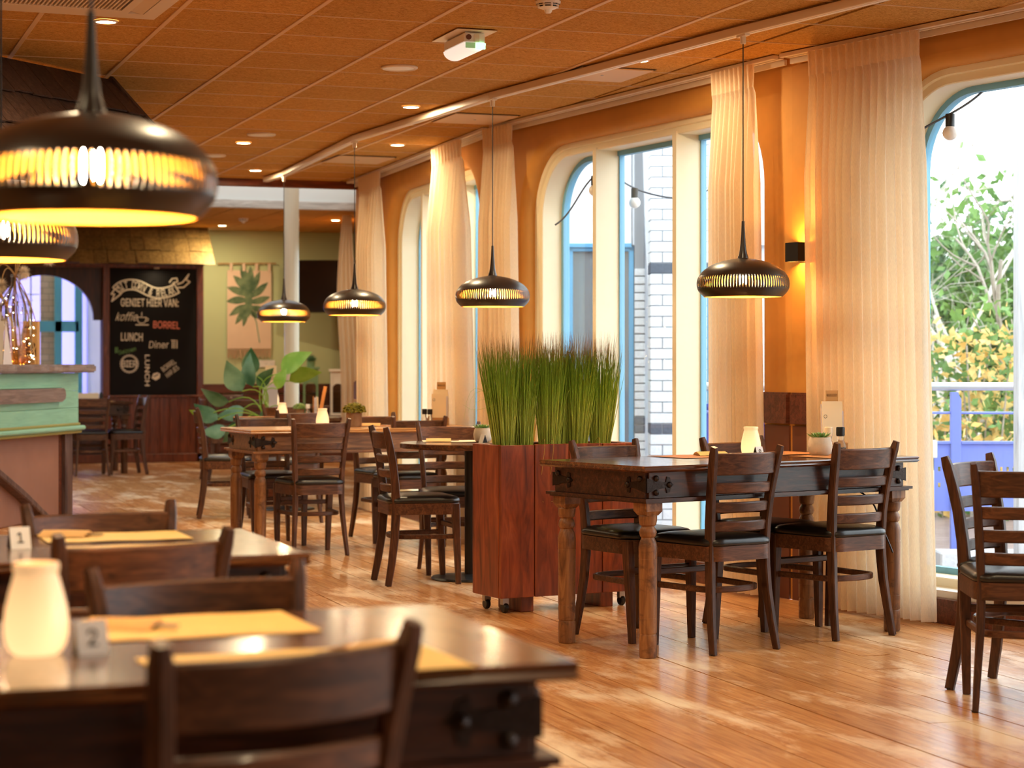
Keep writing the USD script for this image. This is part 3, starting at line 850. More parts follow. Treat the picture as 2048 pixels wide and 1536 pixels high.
# ---------------------------------------------------------------- planter with grass
M['zinc'] = plain('zinc', S(170, 165, 158), 0.35, metal=0.9)
M['planter'] = wood('planter_boards', S(70, 26, 10), S(126, 56, 24), S(160, 82, 40), (9, 9, 1.3), rough=0.38, bump=0.12, rand=0.16, coat=0.15)
PLX, PLY, PLZ = 3.196, 9.225, 8.5
pl = thing('planter', 'reddish-brown board planter on castors, filled with tall grass', 'planter', (3.215, 9.20, 0), PLZ)
LN, DP, Z0, Z1 = 0.76, 0.30, 0.075, 0.815
edges = [0.0, 0.19, 0.383, 0.573, 0.76]
for y0, nm in ((0.0, 'front_board'), (DP - 0.02, 'back_board')):
    for a, b in zip(edges[:-1], edges[1:]):
        part(pl, nm, b2(a + 0.0025, b - 0.0025, y0, y0 + 0.02, Z0, Z1 + pr.uniform(-0.002, 0.002), 0.003), M['planter'], smooth=False)
for x0, nm in ((-0.0, 'end_board'), (LN - 0.02, 'end_board')):
    part(pl, nm, b2(x0, x0 + 0.02, 0.021, DP - 0.021, Z0, Z1, 0.003), M['planter'], smooth=False)
part(pl, 'base_board', b2(0.01, LN - 0.01, 0.02, DP - 0.02, Z0, Z0 + 0.02, 0), M['planter'], smooth=False)
part(pl, 'soil', b2(0.02, LN - 0.02, 0.02, DP - 0.02, Z1 - 0.07, Z1 - 0.05, 0), plain('planter_soil', S(50, 36, 26), 0.9), smooth=False)
for x0 in (0.13, LN - 0.18):
    part(pl, 'foot_block', b2(x0, x0 + 0.07, 0.03, DP - 0.03, 0.0, Z0, 0.003), M['planter'], smooth=False)
for cx, cy in ((0.05, 0.05), (0.05, DP - 0.06), (LN - 0.05, 0.05), (LN - 0.05, DP - 0.06)):
    cst = part(pl, 'castor', tf(lathe([(0.0, -0.012), (0.022, -0.012), (0.026, -0.006), (0.026, 0.006), (0.022, 0.012), (0.0, 0.012)], 18, cap=False), (cx, cy, 0.026), ry=90), M['black'])
    part(cst, 'castor_fork', b2(cx - 0.018, cx + 0.018, cy - 0.014, cy + 0.014, 0.04, Z0, 0.002), M['zinc'], smooth=False)
M['grass_tip'] = usdkit.material(stage, LK('grass_blades'), {
    'tc': ('texture_coordinate', {}), 'sx': ('separate_xyz', {}), 'n': ('noise_texture', {'scale': 60.0, 'detail': 1.0}), 'ma': ('math', {'math_type': 'multiply_add', 'value2': 0.22, 'value3': -0.11}), 'ad': ('math', {'math_type': 'add'}),
    'mr': ('map_range', {'from_min': 0.78, 'from_max': 1.36}), 'r': ('rgb_ramp', {'ramp': [(0.0, S(186, 204, 100)), (0.25, S(200, 214, 106)), (0.5, S(168, 200, 76)), (0.74, S(142, 176, 66)), (0.88, S(166, 138, 76)), (1.0, S(156, 116, 80))]}),
    'p': ('principled_bsdf', {'roughness': 0.45}), 'l': ('translucent_bsdf', {}), 'm': ('mix_closure', {'fac': 0.35})},
    [('tc.object', 'sx.vector'), ('tc.object', 'n.vector'), ('n.fac', 'ma.value1'), ('sx.z', 'ad.value1'), ('ma.value', 'ad.value2'), ('ad.value', 'mr.value'), ('mr.result', 'r.fac'), ('r.color', 'p.base_color'), ('r.color', 'l.color'), ('p.BSDF', 'm.closure1'), ('l.BSDF', 'm.closure2')], surface='m.closure')
gr = np.random.default_rng(5)


def blade_mesh(bases, tips, width, droop):
    """Thin three-sided blades from base to tip, bent by `droop`."""
    n = len(bases)
    ts = np.array([0, 0.3, 0.6, 0.85, 1.0])
    wd = np.array([1.0, 0.95, 0.7, 0.4, 0.05])
    V = np.zeros((n, 5, 3, 3))
    for k, (t, w) in enumerate(zip(ts, wd)):
        c = bases + (tips - bases) * t + droop * (t ** 2.2)[..., None] if np.ndim(t) else bases + (tips - bases) * t + droop * t ** 2.2
        for q in range(3):
            a = 2 * PI * q / 3 + gr.random(n) * 0
            V[:, k, q] = c + np.stack([np.cos(a) * width * w, np.sin(a) * width * w, np.zeros(n)], -1)
    F = []
    for k in range(4):
        for q in range(3):
            q2 = (q + 1) % 3
            F += [[k * 3 + q, k * 3 + q2, k * 3 + 3 + q2], [k * 3 + q, k * 3 + 3 + q2, k * 3 + 3 + q]]
    F = np.array(F)
    Fa = (F[None] + (np.arange(n) * 15)[:, None, None]).reshape(-1, 3)
    return trimesh.Trimesh(V.reshape(-1, 3), Fa, process=False)


tufts = [(0.075, 0.10, -0.05), (0.20, 0.15, 0.0), (0.33, 0.11, 0.01), (0.42, 0.17, 0.0), (0.49, 0.12, 0.02), (0.635, 0.13, 0.02)]
for k, (tx, ty, ln_) in enumerate(tufts):
    n = 330
    r = np.sqrt(gr.random(n)) * 0.05
    a = gr.random(n) * 2 * PI
    base = np.stack([tx + np.cos(a) * r * 0.95, ty + np.sin(a) * r * 0.8, np.full(n, Z1 - 0.06)], -1)
    hgt = np.clip(gr.normal(0.47, 0.05, n), 0.26, 0.56)
    sp = gr.random(n) * 0.05 + 0.02
    tip = base + np.stack([np.cos(a) * sp * (0.6 + 8 * r) + ln_ * 0.8 + gr.normal(0, 0.012, n), np.sin(a) * sp * (0.6 + 8 * r), hgt + 0.06], -1)
    w = 0.0013 + gr.random(n) * 0.0014
    dr = np.stack([gr.normal(0, 0.012, n), gr.normal(0, 0.012, n), -gr.random(n) * 0.01], -1)
    g = thing('grass_tuft', ['tall green grass tuft leaning out at the left end of the planter', 'second grass tuft from the left in the planter', 'third grass tuft from the left in the planter', 'fourth grass tuft from the left, at the planter centre', 'fifth grass tuft from the left in the planter', 'separate tall grass tuft at the right end of the planter'][k], 'grass', (3.215, 9.20, 0), PLZ)
    part(g, 'blades', blade_mesh(base, tip, w[:, ], dr), M['grass_tip'], smooth=False, kind='stuff')
    st = MB()
    for q in range(7):
        b = np.array([tx + gr.normal(0, 0.03), ty + gr.normal(0, 0.02), Z1 - 0.05])
        s1 = -1 if k == 0 else 1
        dx = s1 * gr.uniform(0.05, 0.26) if k in (0,) else gr.normal(0, 0.07)
        pth = smoothcurve([b, b + [dx * 0.2, -0.01, gr.uniform(0.16, 0.3)], b + [dx * 0.65, -0.03, gr.uniform(0.22, 0.34)], b + [dx, -0.05, gr.uniform(0.12, 0.26)]], 12)
        st.add(tube(pth, 0.0012, 4, scale=np.linspace(1, 0.3, 12)))
    part(g, 'stray_blades', st.mesh(), M['grass_tip'], smooth=False, kind='stuff')
# two dry stalks hanging down the boards
hs = MB()
for xx in (0.25, 0.30, 0.56):
    hs.add(tube(smoothcurve([(xx, 0.06, Z1), (xx - 0.01, -0.006, Z1 + 0.02), (xx - 0.02, -0.012, Z1 - 0.08), (xx - 0.016, -0.008, Z1 - (0.28 if xx < 0.5 else 0.1))], 14), 0.0014, 5))
part(pl, 'hanging_stalks', hs.mesh(), plain('dry_grass', S(170, 140, 70), 0.7), smooth=False)
# ---------------------------------------------------------------- pendant lamps
def make_pendant(label, loc, drop, rise=0.0):
    """loc: the rim's centre; drop: height of the cord's top above the rim."""
    t = thing('pendant_lamp', label, 'lamp', loc)
    outer = [(0.182, 0.0), (0.196, 0.013), (0.2075, 0.026), (0.2125, 0.036)]
    domez = [(0.2045, 0.098), (0.194, 0.113), (0.178, 0.128), (0.155, 0.143), (0.125, 0.156), (0.09, 0.167), (0.055, 0.174), (0.03, 0.178), (0.024, 0.180)]
    band = [(0.2125, 0.036), (0.2150, 0.049), (0.2155, 0.061), (0.2145, 0.073), (0.211, 0.086), (0.2045, 0.098)]
    part(t, 'lower_shade', lathe(outer, 96, cap=False), M['bronze'], smooth=True)
    part(t, 'dome', lathe(domez, 96, cap=False), M['bronze'], smooth=True)
    part(t, 'inner_rim', tf(lathe([(r - 0.003, z) for r, z in outer] , 96, cap=False)), M['gold'], smooth=True)
    part(t, 'rim_lip', lathe([(0.179, 0.0), (0.1805, -0.002), (0.182, 0.0)], 96, cap=False), M['gold'], smooth=True)
    part(t, 'inner_dome', lathe([(r - 0.003, z - 0.002) for r, z in domez] + [(0.0, 0.176)], 96, cap=False), M['gold'], smooth=True)
    N = 96
    ribs_o, ribs_i = MB(), MB()
    bz = np.array(band)
    da = 2 * PI / N * 0.27
    # slots end round: the rib is widest at its ends
    wfac = np.array([1.85, 1.0, 0.95, 0.95, 1.0, 1.85])
    for k in range(N):
        a = 2 * PI * (k + 0.5) / N
        V, n = [], len(bz)
        for (r, z), wf in zip(band, wfac):
            for rr_, s in ((r, -1), (r, 1), (r - 0.003, 1), (r - 0.003, -1)):
                V.append((rr_ * math.cos(a + s * da * wf), rr_ * math.sin(a + s * da * wf), z))
        F1, F2 = [], []
        for i in range(n - 1):
            for j in range(4):
                j2 = (j + 1) % 4
                (F2 if j == 2 else F1).extend([[i * 4 + j, i * 4 + j2, i * 4 + 4 + j2], [i * 4 + j, i * 4 + 4 + j2, i * 4 + 4 + j]])
        ribs_o.add(trimesh.Trimesh(np.array(V), np.array(F1), process=False))
        ribs_i.add(trimesh.Trimesh(np.array(V), np.array(F2), process=False))
    part(t, 'slotted_band', ribs_o.mesh(), M['bronze'], smooth=50, kind='stuff')
    part(t, 'slotted_band_lining', ribs_i.mesh(), M['gold'], smooth=50, kind='stuff')
    nk = lathe([(0.026, 0.178), (0.0245, 0.186), (0.0195, 0.20), (0.0155, 0.22), (0.0125, 0.25), (0.0095, 0.29), (0.0075, 0.33), (0.0065, 0.352), (0.0, 0.352)], 24, cap=False)
    part(t, 'neck', nk, M['bronze'], smooth=40)
    part(t, 'cord', tube([(0, 0, 0.35), (0, 0, drop)], 0.0027, 6), M['black'])
    part(t, 'holder', lathe([(0.0, 0.13), (0.016, 0.13), (0.016, 0.172), (0.0, 0.172)], 16, cap=False), M['black'])
    for q, (dx, dy) in enumerate(((-0.011, 0), (0.011, 0))):
        part(t, 'bulb', tf(lathe([(0.0, 0.058), (0.006, 0.061), (0.0085, 0.072), (0.0085, 0.112), (0.006, 0.128), (0.0, 0.13)], 14, cap=False), (dx, dy, 0)), M['bulb'], smooth=50)
    part(t, 'track_adapter', cat_(b2(-0.014, 0.014, -0.045, 0.045, drop - 0.012, drop + 0.004, 0.002), lathe([(0.013, drop - 0.045), (0.014, drop - 0.012), (0.0, drop - 0.012)], 14)), M['track'])
    return t


TRK = [(4.55, 6.2), (4.175, 8.52), (3.825, 11.08), (3.655, 13.5), (3.79, 16.2), (3.765, 16.75)]
TZ = CEIL - 0.045
LAMP = 'dark bronze slotted pendant lamp '
pend = make_pendant(LAMP + 'over table 9, rightmost of the window row', (4.175, 8.52, 1.519), TZ - 1.519)
for (x, y, z, lab) in ((3.825, 11.08, 1.538, 'over the round table by the planter'), (3.655, 13.5, 1.543, 'over the pale table, third from the right'), (3.79, 16.2, 1.552, 'farthest of the row, in front of the column')):
    make_pendant(LAMP + lab, (x, y, z), TZ - z)
make_pendant(LAMP + 'huge in the left foreground, cut by the picture edge', (0.484, 3.51, 1.457), 1.32)
make_pendant(LAMP + 'behind the big one at the left edge, above the counter', (0.563, 5.92, 1.503), 1.27)
for k, (x, y) in enumerate(((0.484, 3.51), (0.563, 5.92))):
    solo('ceiling_rose', tf(lathe([(0.0, -0.024), (0.045, -0.022), (0.05, -0.004), (0.05, 0.0)], 24, cap=False), (x, y, CEIL - 0.004)), M['track'], ['round white ceiling rose holding the big foreground lamp', 'round white ceiling rose holding the second lamp on the left'][k], 'ceiling rose')
trk = thing('lighting_track', 'long white lighting track the window pendants hang from', 'lighting track')
for a, b in zip(TRK[:-1], TRK[1:]):
    a, b = np.array(a), np.array(b)
    part(trk, 'track_length', sweep([(a[0], a[1], CEIL - 0.028), (b[0], b[1], CEIL - 0.028)], rect(0.05, 0.04, 0.003)), M['track'], smooth=False)
    tdir = (b - a) / np.linalg.norm(b - a)
    part(trk, 'track_groove', sweep([(a[0], a[1], CEIL - 0.0485), (b[0], b[1], CEIL - 0.0485)], rect(0.012, 0.002)), M['white_plastic'], smooth=False)

# ---------------------------------------------------------------- curtains and their rails
for k, (seg, u0, u1, lab) in enumerate((('A', -0.4, 3.72, 'white curtain rail above the nearest window'), ('B', 0.0, 3.4, 'white curtain rail above the window behind the planter'), ('C', 0.02, 4.2, 'white curtain rail above the farther window'))):
    cr = thing('curtain_rail', lab, 'curtain rail')
    P, t, n, L = frame_of(seg)
    part(cr, 'rail', wallmesh(sbox(u0, CEIL - 0.022, u1, CEIL - 0.004), P, t, n, -0.115, -0.085), M['track'], smooth=False)
    part(cr, 'back_rail', wallmesh(sbox(u0, CEIL - 0.022, u1, CEIL - 0.004), P, t, n, -0.075, -0.05), M['track'], smooth=False)
    part(cr, 'cover', wallmesh(sbox(u0, CEIL - 0.05, u1, CEIL - 0.022), P, t, n, -0.045, -0.03), M['track'], smooth=False)


def curtain(seg, tu0, tu1, bu0, bu1, npl, label, seed=0, z0=0.015, amp=0.045, dense=None, off=-0.11):
    t = thing('curtain', label, 'curtain', group=None)
    r = np.random.default_rng(seed)
    P, tt, n, L = frame_of(seg)
    zt, zh = CEIL - 0.026, CEIL - 0.145
    nu = npl * 14 + 1
    s = np.linspace(0, 1, nu)
    base_ph = s * npl
    wob = np.interp(s, np.linspace(0, 1, npl + 1), r.uniform(-0.13, 0.13, npl + 1))
    am = np.interp(s, np.linspace(0, 1, npl + 1), r.uniform(0.65, 1.25, npl + 1))
    if dense is not None:
        sx = np.interp(s, [0, dense[0], 1], [0, dense[1], 1])
    else:
        sx = s
    def sheet(zs, wave):
        V = []
        for z in zs:
            f = (zt - z) / (zt - z0)
            u = (tu0 + (tu1 - tu0) * sx) * (1 - f) + (bu0 + (bu1 - bu0) * sx) * f
            if z >= zh - 1e-6:
                g = (zt - z) / (zt - zh)
                ph = 2 * PI * base_ph
                o = 0.016 * np.sign(np.sin(ph)) * np.abs(np.sin(ph)) ** 0.5 * (1 - 0.45 * g) - 0.018
            else:
                g = min(1.0, (zh - z) / 0.5)
                ph = 2 * PI * (base_ph + wob * g)
                o = amp * (0.25 + 0.75 * g) * am * (np.sin(ph) + 0.22 * np.sin(2 * ph + 1.0)) - 0.01
            V.append(np.stack([P[0] + tt[0] * u + n[0] * (off + o), P[1] + tt[1] * u + n[1] * (off + o), np.full(nu, z)], -1))
        nz = len(zs)
        V = np.vstack(V)
        i = np.arange(nz - 1)[:, None] * nu + np.arange(nu - 1)[None]
        q = np.stack([i, i + 1, i + nu + 1, i + nu], -1).reshape(-1, 4)
        return trimesh.Trimesh(V, np.vstack([q[:, [0, 1, 2]], q[:, [0, 2, 3]]]), process=False)
    part(t, 'drape', sheet(np.r_[zh, np.linspace(zh - 0.03, zh - 0.5, 7), np.linspace(zh - 0.8, z0, 7)], True), M['curtain'], smooth=True)
    part(t, 'pleated_heading', sheet(np.linspace(zt, zh, 5), False), M['heading'], smooth=45)
    return t


M['heading'] = cloth_mat('curtain_heading_cloth', S(246, 222, 188), 0.0, 0.3)
# u grows away from the camera; on segment A the origin lies further forward than in the measurements
A0 = 3.758 - 1.716
curtain('A', A0 + 0.64, A0 + 1.43, A0 + 0.55, A0 + 1.39, 14, 'wide sheer cream curtain at the right, left of the window with the trees', 1, amp=0.04)
curtain('B', 0.17, 0.57, 0.10, 0.56, 9, 'narrow orange-lit curtain left of the wall lamp', 2)
curtain('B', 3.04, 3.46, 2.95, 3.50, 9, 'cream curtain behind the second pendant, left edge of the planter window', 3)
curtain('C', 0.53, 1.28, 0.32, 1.24, 9, 'bright yellow-lit curtain hanging across the farther window', 4, amp=0.055)
curtain('C', 2.94, 3.66, 2.78, 3.62, 9, 'pale curtain at the far end of the window row, beside the column', 5)
# far curtain, tied in at the middle
tc = thing('curtain', 'small orange-lit curtain tied back in the far room', 'curtain')
nu, zs = 57, np.linspace(2.84, 0.5, 16)
V = []
for z in zs:
    w = 0.05 + 0.075 * min(1.0, (2.84 - z) / 0.9)
    s = np.linspace(-1, 1, nu)
    V.append(np.stack([5.78 + s * w + 0.03 * math.sin(z * 2.0), 21.6 + 0.05 * np.sin(s * 14) + 0 * s, np.full(nu, z)], -1))
V = np.vstack(V)
i = np.arange(len(zs) - 1)[:, None] * nu + np.arange(nu - 1)[None]
q = np.stack([i, i + 1, i + nu + 1, i + nu], -1).reshape(-1, 4)
part(tc, 'drape', trimesh.Trimesh(V, np.vstack([q[:, [0, 1, 2]], q[:, [0, 2, 3]]]), process=False), M['curtain'], smooth=True)

# ---------------------------------------------------------------- ceiling fittings
def downlight(x, y, zc, label, power=DOWN_W, r=0.042):
    t = thing('downlight', label, 'downlight', (x, y, zc))
    part(t, 'trim_ring', lathe([(r + 0.004, -0.004), (r + 0.012, -0.003), (r + 0.014, 0.003)], 28, cap=False), M['track'])
    part(t, 'lit_disc', lathe([(0.0, -0.003), (r + 0.004, -0.003)], 28, cap=False), M['spot'])
    p = disk_light(str(t.GetPath()) + '/lamp', (0, 0, -0.012), 0.04, power, cone=62, soft=0.6)
    return t


DL = 'round recessed ceiling spotlight '
for x, y, lab in ((1.366, 9.415, 'near the air conditioner'), (3.04, 14.25, 'left of the track, second farthest of the near ceiling'), (3.563, 16.238, 'farthest of the near ceiling, just before the beam'), (3.583, 11.913, 'left of the track near the second pendant'),
                  (4.112, 14.009, 'right of the track, farther one'), (4.152, 9.694, 'right of the track, above table 9')):
    downlight(x, y, CEIL - 0.003, DL + lab)
for x, y, lab in ((3.35, 7.3, 'outside the frame, above the right chairs'), (0.9, 7.3, 'outside the frame, nearer row'), (1.2, 4.6, 'outside the frame, above table 1'), (3.3, 4.6, 'outside the frame, right of table 1'), (1.4, 1.6, 'outside the frame, above the camera'), (3.6, 1.8, 'outside the frame, right of the camera'), (-0.8, 3.2, 'outside the frame, left of table 2'), (-1.2, 6.5, 'outside the frame, far left'), (0.9, 13.0, 'hidden above the bar'), (0.4, 16.0, 'hidden behind the bar roof')):
    downlight(x, y, CEIL - 0.003, DL + lab)
for x, y, lab in ((4.902, 24.2, 'in the far ceiling beside the blackboard'), (5.962, 22.865, 'in the far ceiling near the tied curtain')):
    downlight(x, y, FARC - 0.003, DL + lab)
bbs = thing('downlight', 'small spot under the lintel that lights the blackboard', 'downlight', (4.20, 24.72, 2.37))
part(bbs, 'lit_disc', lathe([(0.0, -0.002), (0.03, -0.002)], 20, cap=False), M['spot'])
part(bbs, 'housing', lathe([(0.032, -0.004), (0.036, 0.012), (0.0, 0.012)], 20), M['track'])
disk_light(str(bbs.GetPath()) + '/lamp', (0, 0, -0.01), 0.03, DOWN_W * 0.12, cone=55, soft=0.5)
for x, y, lab in ((3.049, 10.35, 'round white ceiling loudspeaker left of the emergency light'), (3.044, 13.682, 'round white ceiling loudspeaker farther back in the near ceiling'), (3.005, 15.18, 'round white ceiling loudspeaker just above the big lamp')):
    sp = thing('ceiling_speaker', lab, 'loudspeaker', (x, y, CEIL - 0.003))
    part(sp, 'rim', lathe([(0.078, -0.006), (0.09, -0.009), (0.098, -0.004), (0.098, 0.003)], 36, cap=False), M['track'])
    part(sp, 'grille', lathe([(0.0, -0.007), (0.07, -0.006), (0.08, -0.005)], 36, cap=False), M['white_plastic'])
# smoke detector
for x, y, z, lab in ((3.104, 8.25, CEIL - 0.003, 'white smoke detector with dark vents at the top of the picture'), (4.906, 23.0, FARC, 'white smoke detector in the far ceiling')):
    sd = thing('smoke_detector', lab, 'smoke detector', (x, y, z))
    part(sd, 'base', lathe([(0.052, -0.012), (0.055, -0.004), (0.055, 0.002)], 32, cap=False), M['white_plastic'])
    part(sd, 'vent', lathe([(0.040, -0.026), (0.046, -0.012)], 32, cap=False), M['black'])
    part(sd, 'vent_ring', lathe([(0.043, -0.019), (0.047, -0.0185), (0.047, -0.0155), (0.043, -0.015)], 32, cap=False), M['white_plastic'])
    vr = MB()
    for q in range(8):
        a = 2 * PI * q / 8
        vr.add(tf(b2(0.040, 0.0475, -0.004, 0.004, -0.027, -0.010, 0), rz=math.degrees(a)))
    part(sd, 'vent_ribs', vr.mesh(), M['white_plastic'], smooth=False)
    part(sd, 'dome', lathe([(0.0, -0.052), (0.012, -0.050), (0.017, -0.042), (0.018, -0.036), (0.036, -0.030), (0.042, -0.025), (0.0, -0.025)], 32, cap=False), M['white_plastic'])
# emergency light
em = thing('emergency_light', 'white emergency light fitting with a green indicator on the ceiling', 'emergency light', (3.045, 9.24, CEIL), 0)
part(em, 'ceiling_plate', b2(-0.10, 0.10, -0.20, 0.20, -0.008, -0.004, 0.001), M['track'], smooth=False)
part(em, 'body', b2(-0.052, 0.052, -0.165, 0.155, -0.062, -0.014, 0.006), M['white_plastic'], smooth=False)
part(em, 'bracket', b2(-0.04, 0.04, -0.14, 0.13, -0.015, -0.004, 0.001), M['track'], smooth=False)
M['clear_green'] = usdkit.material(stage, LK('clear_green_plastic'), {'p': ('principled_bsdf', {'base_color': S(190, 236, 190), 'roughness': 0.1, 'transmission_weight': 0.5})}, [], surface='p.BSDF')
half = [(0.055 * math.cos(a), -0.062 - 0.042 * math.sin(a)) for a in np.linspace(0, PI, 13)]
cov = extr(Polygon(half), 0.32)
v = np.array(cov.vertices)
part(em, 'diffuser', trimesh.Trimesh(np.stack([v[:, 0], v[:, 2] - 0.165, v[:, 1]], -1), np.array(cov.faces)[:, ::-1], process=False), glow('emergency_diffuser', (1, 0.93, 0.82), 0.35, (0.85, 0.82, 0.78)), smooth=40)
part(em, 'end_lens', b2(-0.048, 0.0, -0.172, -0.166, -0.088, -0.062, 0.001), M['clear_green'], smooth=False)
part(em, 'green_indicator', b2(0.004, 0.05, -0.176, -0.166, -0.092, -0.062, 0.003), glow('green_led', (0.25, 1.0, 0.45), 1.6, (0.2, 0.7, 0.35)), smooth=False)
part(em, 'socket', tf(lathe([(0.0, 0), (0.013, 0), (0.013, 0.004), (0.0, 0.004)], 18, cap=False), (-0.032, -0.1665, -0.036), rx=90), M['dado'])
part(em, 'thumb_recess', b2(-0.006, 0.022, -0.1665, -0.164, -0.058, -0.022, 0.001), M['track'], smooth=False)
# access hatches
for x0, x1, y0, y1, lab in ((3.93, 4.35, 12.10, 12.58, 'plain pale ceiling hatch between the second and third pendants'), (3.95, 4.36, 9.98, 10.44, 'plain pale ceiling hatch by the right downlight'), (3.90, 4.34, 14.85, 15.36, 'plain pale ceiling hatch near the far end of the track')):
    hx = thing('ceiling_hatch', lab, 'ceiling hatch', ((x0 + x1) / 2, (y0 + y1) / 2, CEIL))
    a, b = (x1 - x0) / 2, (y1 - y0) / 2
    part(hx, 'panel', b2(-a, a, -b, b, -0.010, 0.004, 0.002), M['tee'], smooth=False)
    part(hx, 'shadow_gap', b2(-a - 0.012, a + 0.012, -b - 0.012, b + 0.012, -0.004, -0.002, 0), M['subfloor'], smooth=False)
    part(hx, 'lock', tf(lathe([(0.0, -0.013), (0.008, -0.012), (0.008, -0.008)], 12, cap=False)), M['zinc'])
# ceiling air conditioner
ac = thing('air_conditioner', 'white ceiling cassette air conditioner with a slatted grille, top left', 'air conditioner', (1.08, 8.66, CEIL), 2.0)
fr_ = sbox(-0.48, -0.48, 0.48, 0.48).difference(sbox(-0.30, -0.40, 0.30, 0.30))
part(ac, 'panel', extr(fr_.difference(sbox(0.34, -0.36, 0.41, 0.36)).difference(sbox(-0.41, -0.36, -0.34, 0.36)), 0.022, -0.026), M['track'], smooth=False)
part(ac, 'dark_interior', b2(-0.43, 0.43, -0.43, 0.43, -0.006, -0.003, 0), M['black'], smooth=False)
for sx in (-1, 1):
    part(ac, 'louvre_flap', tf(b2(-0.03, 0.03, -0.355, 0.355, -0.003, 0.003, 0.001), (sx * 0.375, 0, -0.018), ry=sx * 14), M['track'], smooth=False)
yy = -0.30
gx_ = -0.292
while gx_ < 0.30:
    part(ac, 'grille_bar', b2(gx_, gx_ + 0.009, -0.40, 0.30, -0.024, -0.012, 0.001), M['track'], smooth=False)
    gx_ += 0.0185
# wall lamp on the pier
wl = thing('wall_lamp', 'square black up-and-down wall lamp glowing on the pier', 'wall lamp', on('A', 3.64, 0.0, 1.772), 0)
P, t_, n_, L_ = frame_of('A')
wrot = math.degrees(math.atan2(-n_[1], -n_[0]))
wl_ops = UsdGeom.Xformable(wl).GetOrderedXformOps()
wl_ops[1].Set(wrot)
sh = sbox(0.0, -0.05, 0.10, 0.05).difference(sbox(0.008, -0.044, 0.094, 0.044))
part(wl, 'housing', extr(sh, 0.096, -0.048), M['black'], smooth=False)
part(wl, 'middle_plate', b2(0.006, 0.096, -0.046, 0.046, -0.004, 0.004, 0), M['black'], smooth=False)
M['led'] = emit('wall_lamp_led', WARM, 60.0)
for s in (-1, 1):
    part(wl, 'led', b2(0.03, 0.07, -0.018, 0.018, s * 0.008 - 0.002, s * 0.008 + 0.002, 0), M['led'], smooth=False)
    disk_light(str(wl.GetPath()) + ('/up_beam' if s > 0 else '/down_beam'), (0.05, 0, s * 0.03), 0.022, WALLAMP * 22, WARM, (0, 0, s), cone=48, soft=0.12)
# ---------------------------------------------------------------- things on the tables
def lettering(text, h, depth=0.0012, bold=False):
    return meshkit.text_mesh(text, h, depth, bold)


def upright(m, loc, rz=0.0, tilt=0.0):
    """Lettering lying in xy made to stand in the xz plane facing -y, then turned."""
    return tf(tf(m, rx=90 + tilt), loc, rz=rz)


M['jar_lit'] = usdkit.material(stage, LK('frosted_jar_lit'), {
    'tc': ('texture_coordinate', {}), 'sx': ('separate_xyz', {}), 'mr': ('map_range', {'from_min': 0.0, 'from_max': 0.11, 'to_min': 0.75, 'to_max': 0.34}),
    'p': ('principled_bsdf', {'base_color': S(246, 214, 176), 'roughness': 0.35, 'emission_color': (1.0, 0.60, 0.27), 'subsurface_weight': 0.0})},
    [('tc.object', 'sx.vector'), ('sx.z', 'mr.value'), ('mr.result', 'p.emission_strength')], surface='p.BSDF')
M['tea'] = glow('tealight_flame_glow', (1, 0.7, 0.35), 4.0)
JAR = [(0.0, 0.0), (0.026, 0.0), (0.033, 0.004), (0.038, 0.014), (0.0405, 0.026), (0.041, 0.040), (0.039, 0.058), (0.034, 0.080), (0.029, 0.098), (0.0275, 0.104), (0.029, 0.108), (0.0295, 0.113), (0.0285, 0.117), (0.0265, 0.116), (0.026, 0.108), (0.030, 0.09), (0.037, 0.05), (0.036, 0.02), (0.0, 0.008)]


def jar(x, y, z, label, sc=1.0):
    t = thing('candle_jar', label, 'candle jar', (x, y, z))
    part(t, 'frosted_glass', tf(lathe(JAR, 36, cap=False), sc=(sc, sc, sc)), M['jar_lit'], smooth=50)
    part(t, 'tealight', tf(lathe([(0.0, 0.008), (0.019, 0.008), (0.019, 0.024), (0.0, 0.024)], 18, cap=False), sc=(sc, sc, sc)), M['tea'])
    return t


ZT, ZR = 0.79, 0.765
JL = 'glowing frosted glass candle jar '


def PT(table_xy, rz, u, v):
    a = math.radians(rz)
    return table_xy[0] + u * math.cos(a) - v * math.sin(a), table_xy[1] + u * math.sin(a) + v * math.cos(a)


M['sign_white'] = plain('sign_white_card', S(236, 232, 226), 0.5, 0.3)
M['ink'] = plain('black_print', S(28, 26, 26), 0.6, 0.2)


def number_sign(x, y, z, rz, n, label):
    t = thing('table_number_sign', label, 'table number', (x, y, z), rz)
    for s in (-1, 1):
        V = [(-0.023, s * 0.017, 0.0), (0.023, s * 0.017, 0.0), (0.023, s * 0.002, 0.048), (-0.023, s * 0.002, 0.048)]
        V2 = [(a, b - s * 0.0015, c) for a, b, c in V]
        part(t, 'card', hull(V + V2), M['sign_white'], smooth=False)
    tri = hull([(-0.0235, -0.016, 0.001), (-0.0235, 0.016, 0.001), (-0.0235, 0.0, 0.047), (-0.0228, -0.016, 0.001), (-0.0228, 0.016, 0.001), (-0.0228, 0, 0.047)])
    part(t, 'dark_side', tri, M['black'], smooth=False)
    if not n:
        return t
    m = lettering(n, 0.024, 0.0006)
    m.apply_translation((-m.bounds[:, 0].mean(), -m.bounds[:, 1].mean(), 0))
    part(t, 'numeral', tf(tf(m, rx=90 - 17.4), (0, -0.0100, 0.0245)), M['ink'], smooth=False)
    return t


M['kraft'] = plain('kraft_paper_yellow', S(236, 196, 112), 0.55, 0.3, var=0.06, nscale=14)
M['kraft_brown'] = plain('kraft_paper_brown', S(178, 118, 66), 0.6, 0.3, var=0.06, nscale=14)
M['napkin'] = plain('napkin_paper', S(226, 178, 112), 0.7, 0.2)
M['steel'] = plain('cutlery_steel', S(190, 188, 184), 0.22, metal=1.0)


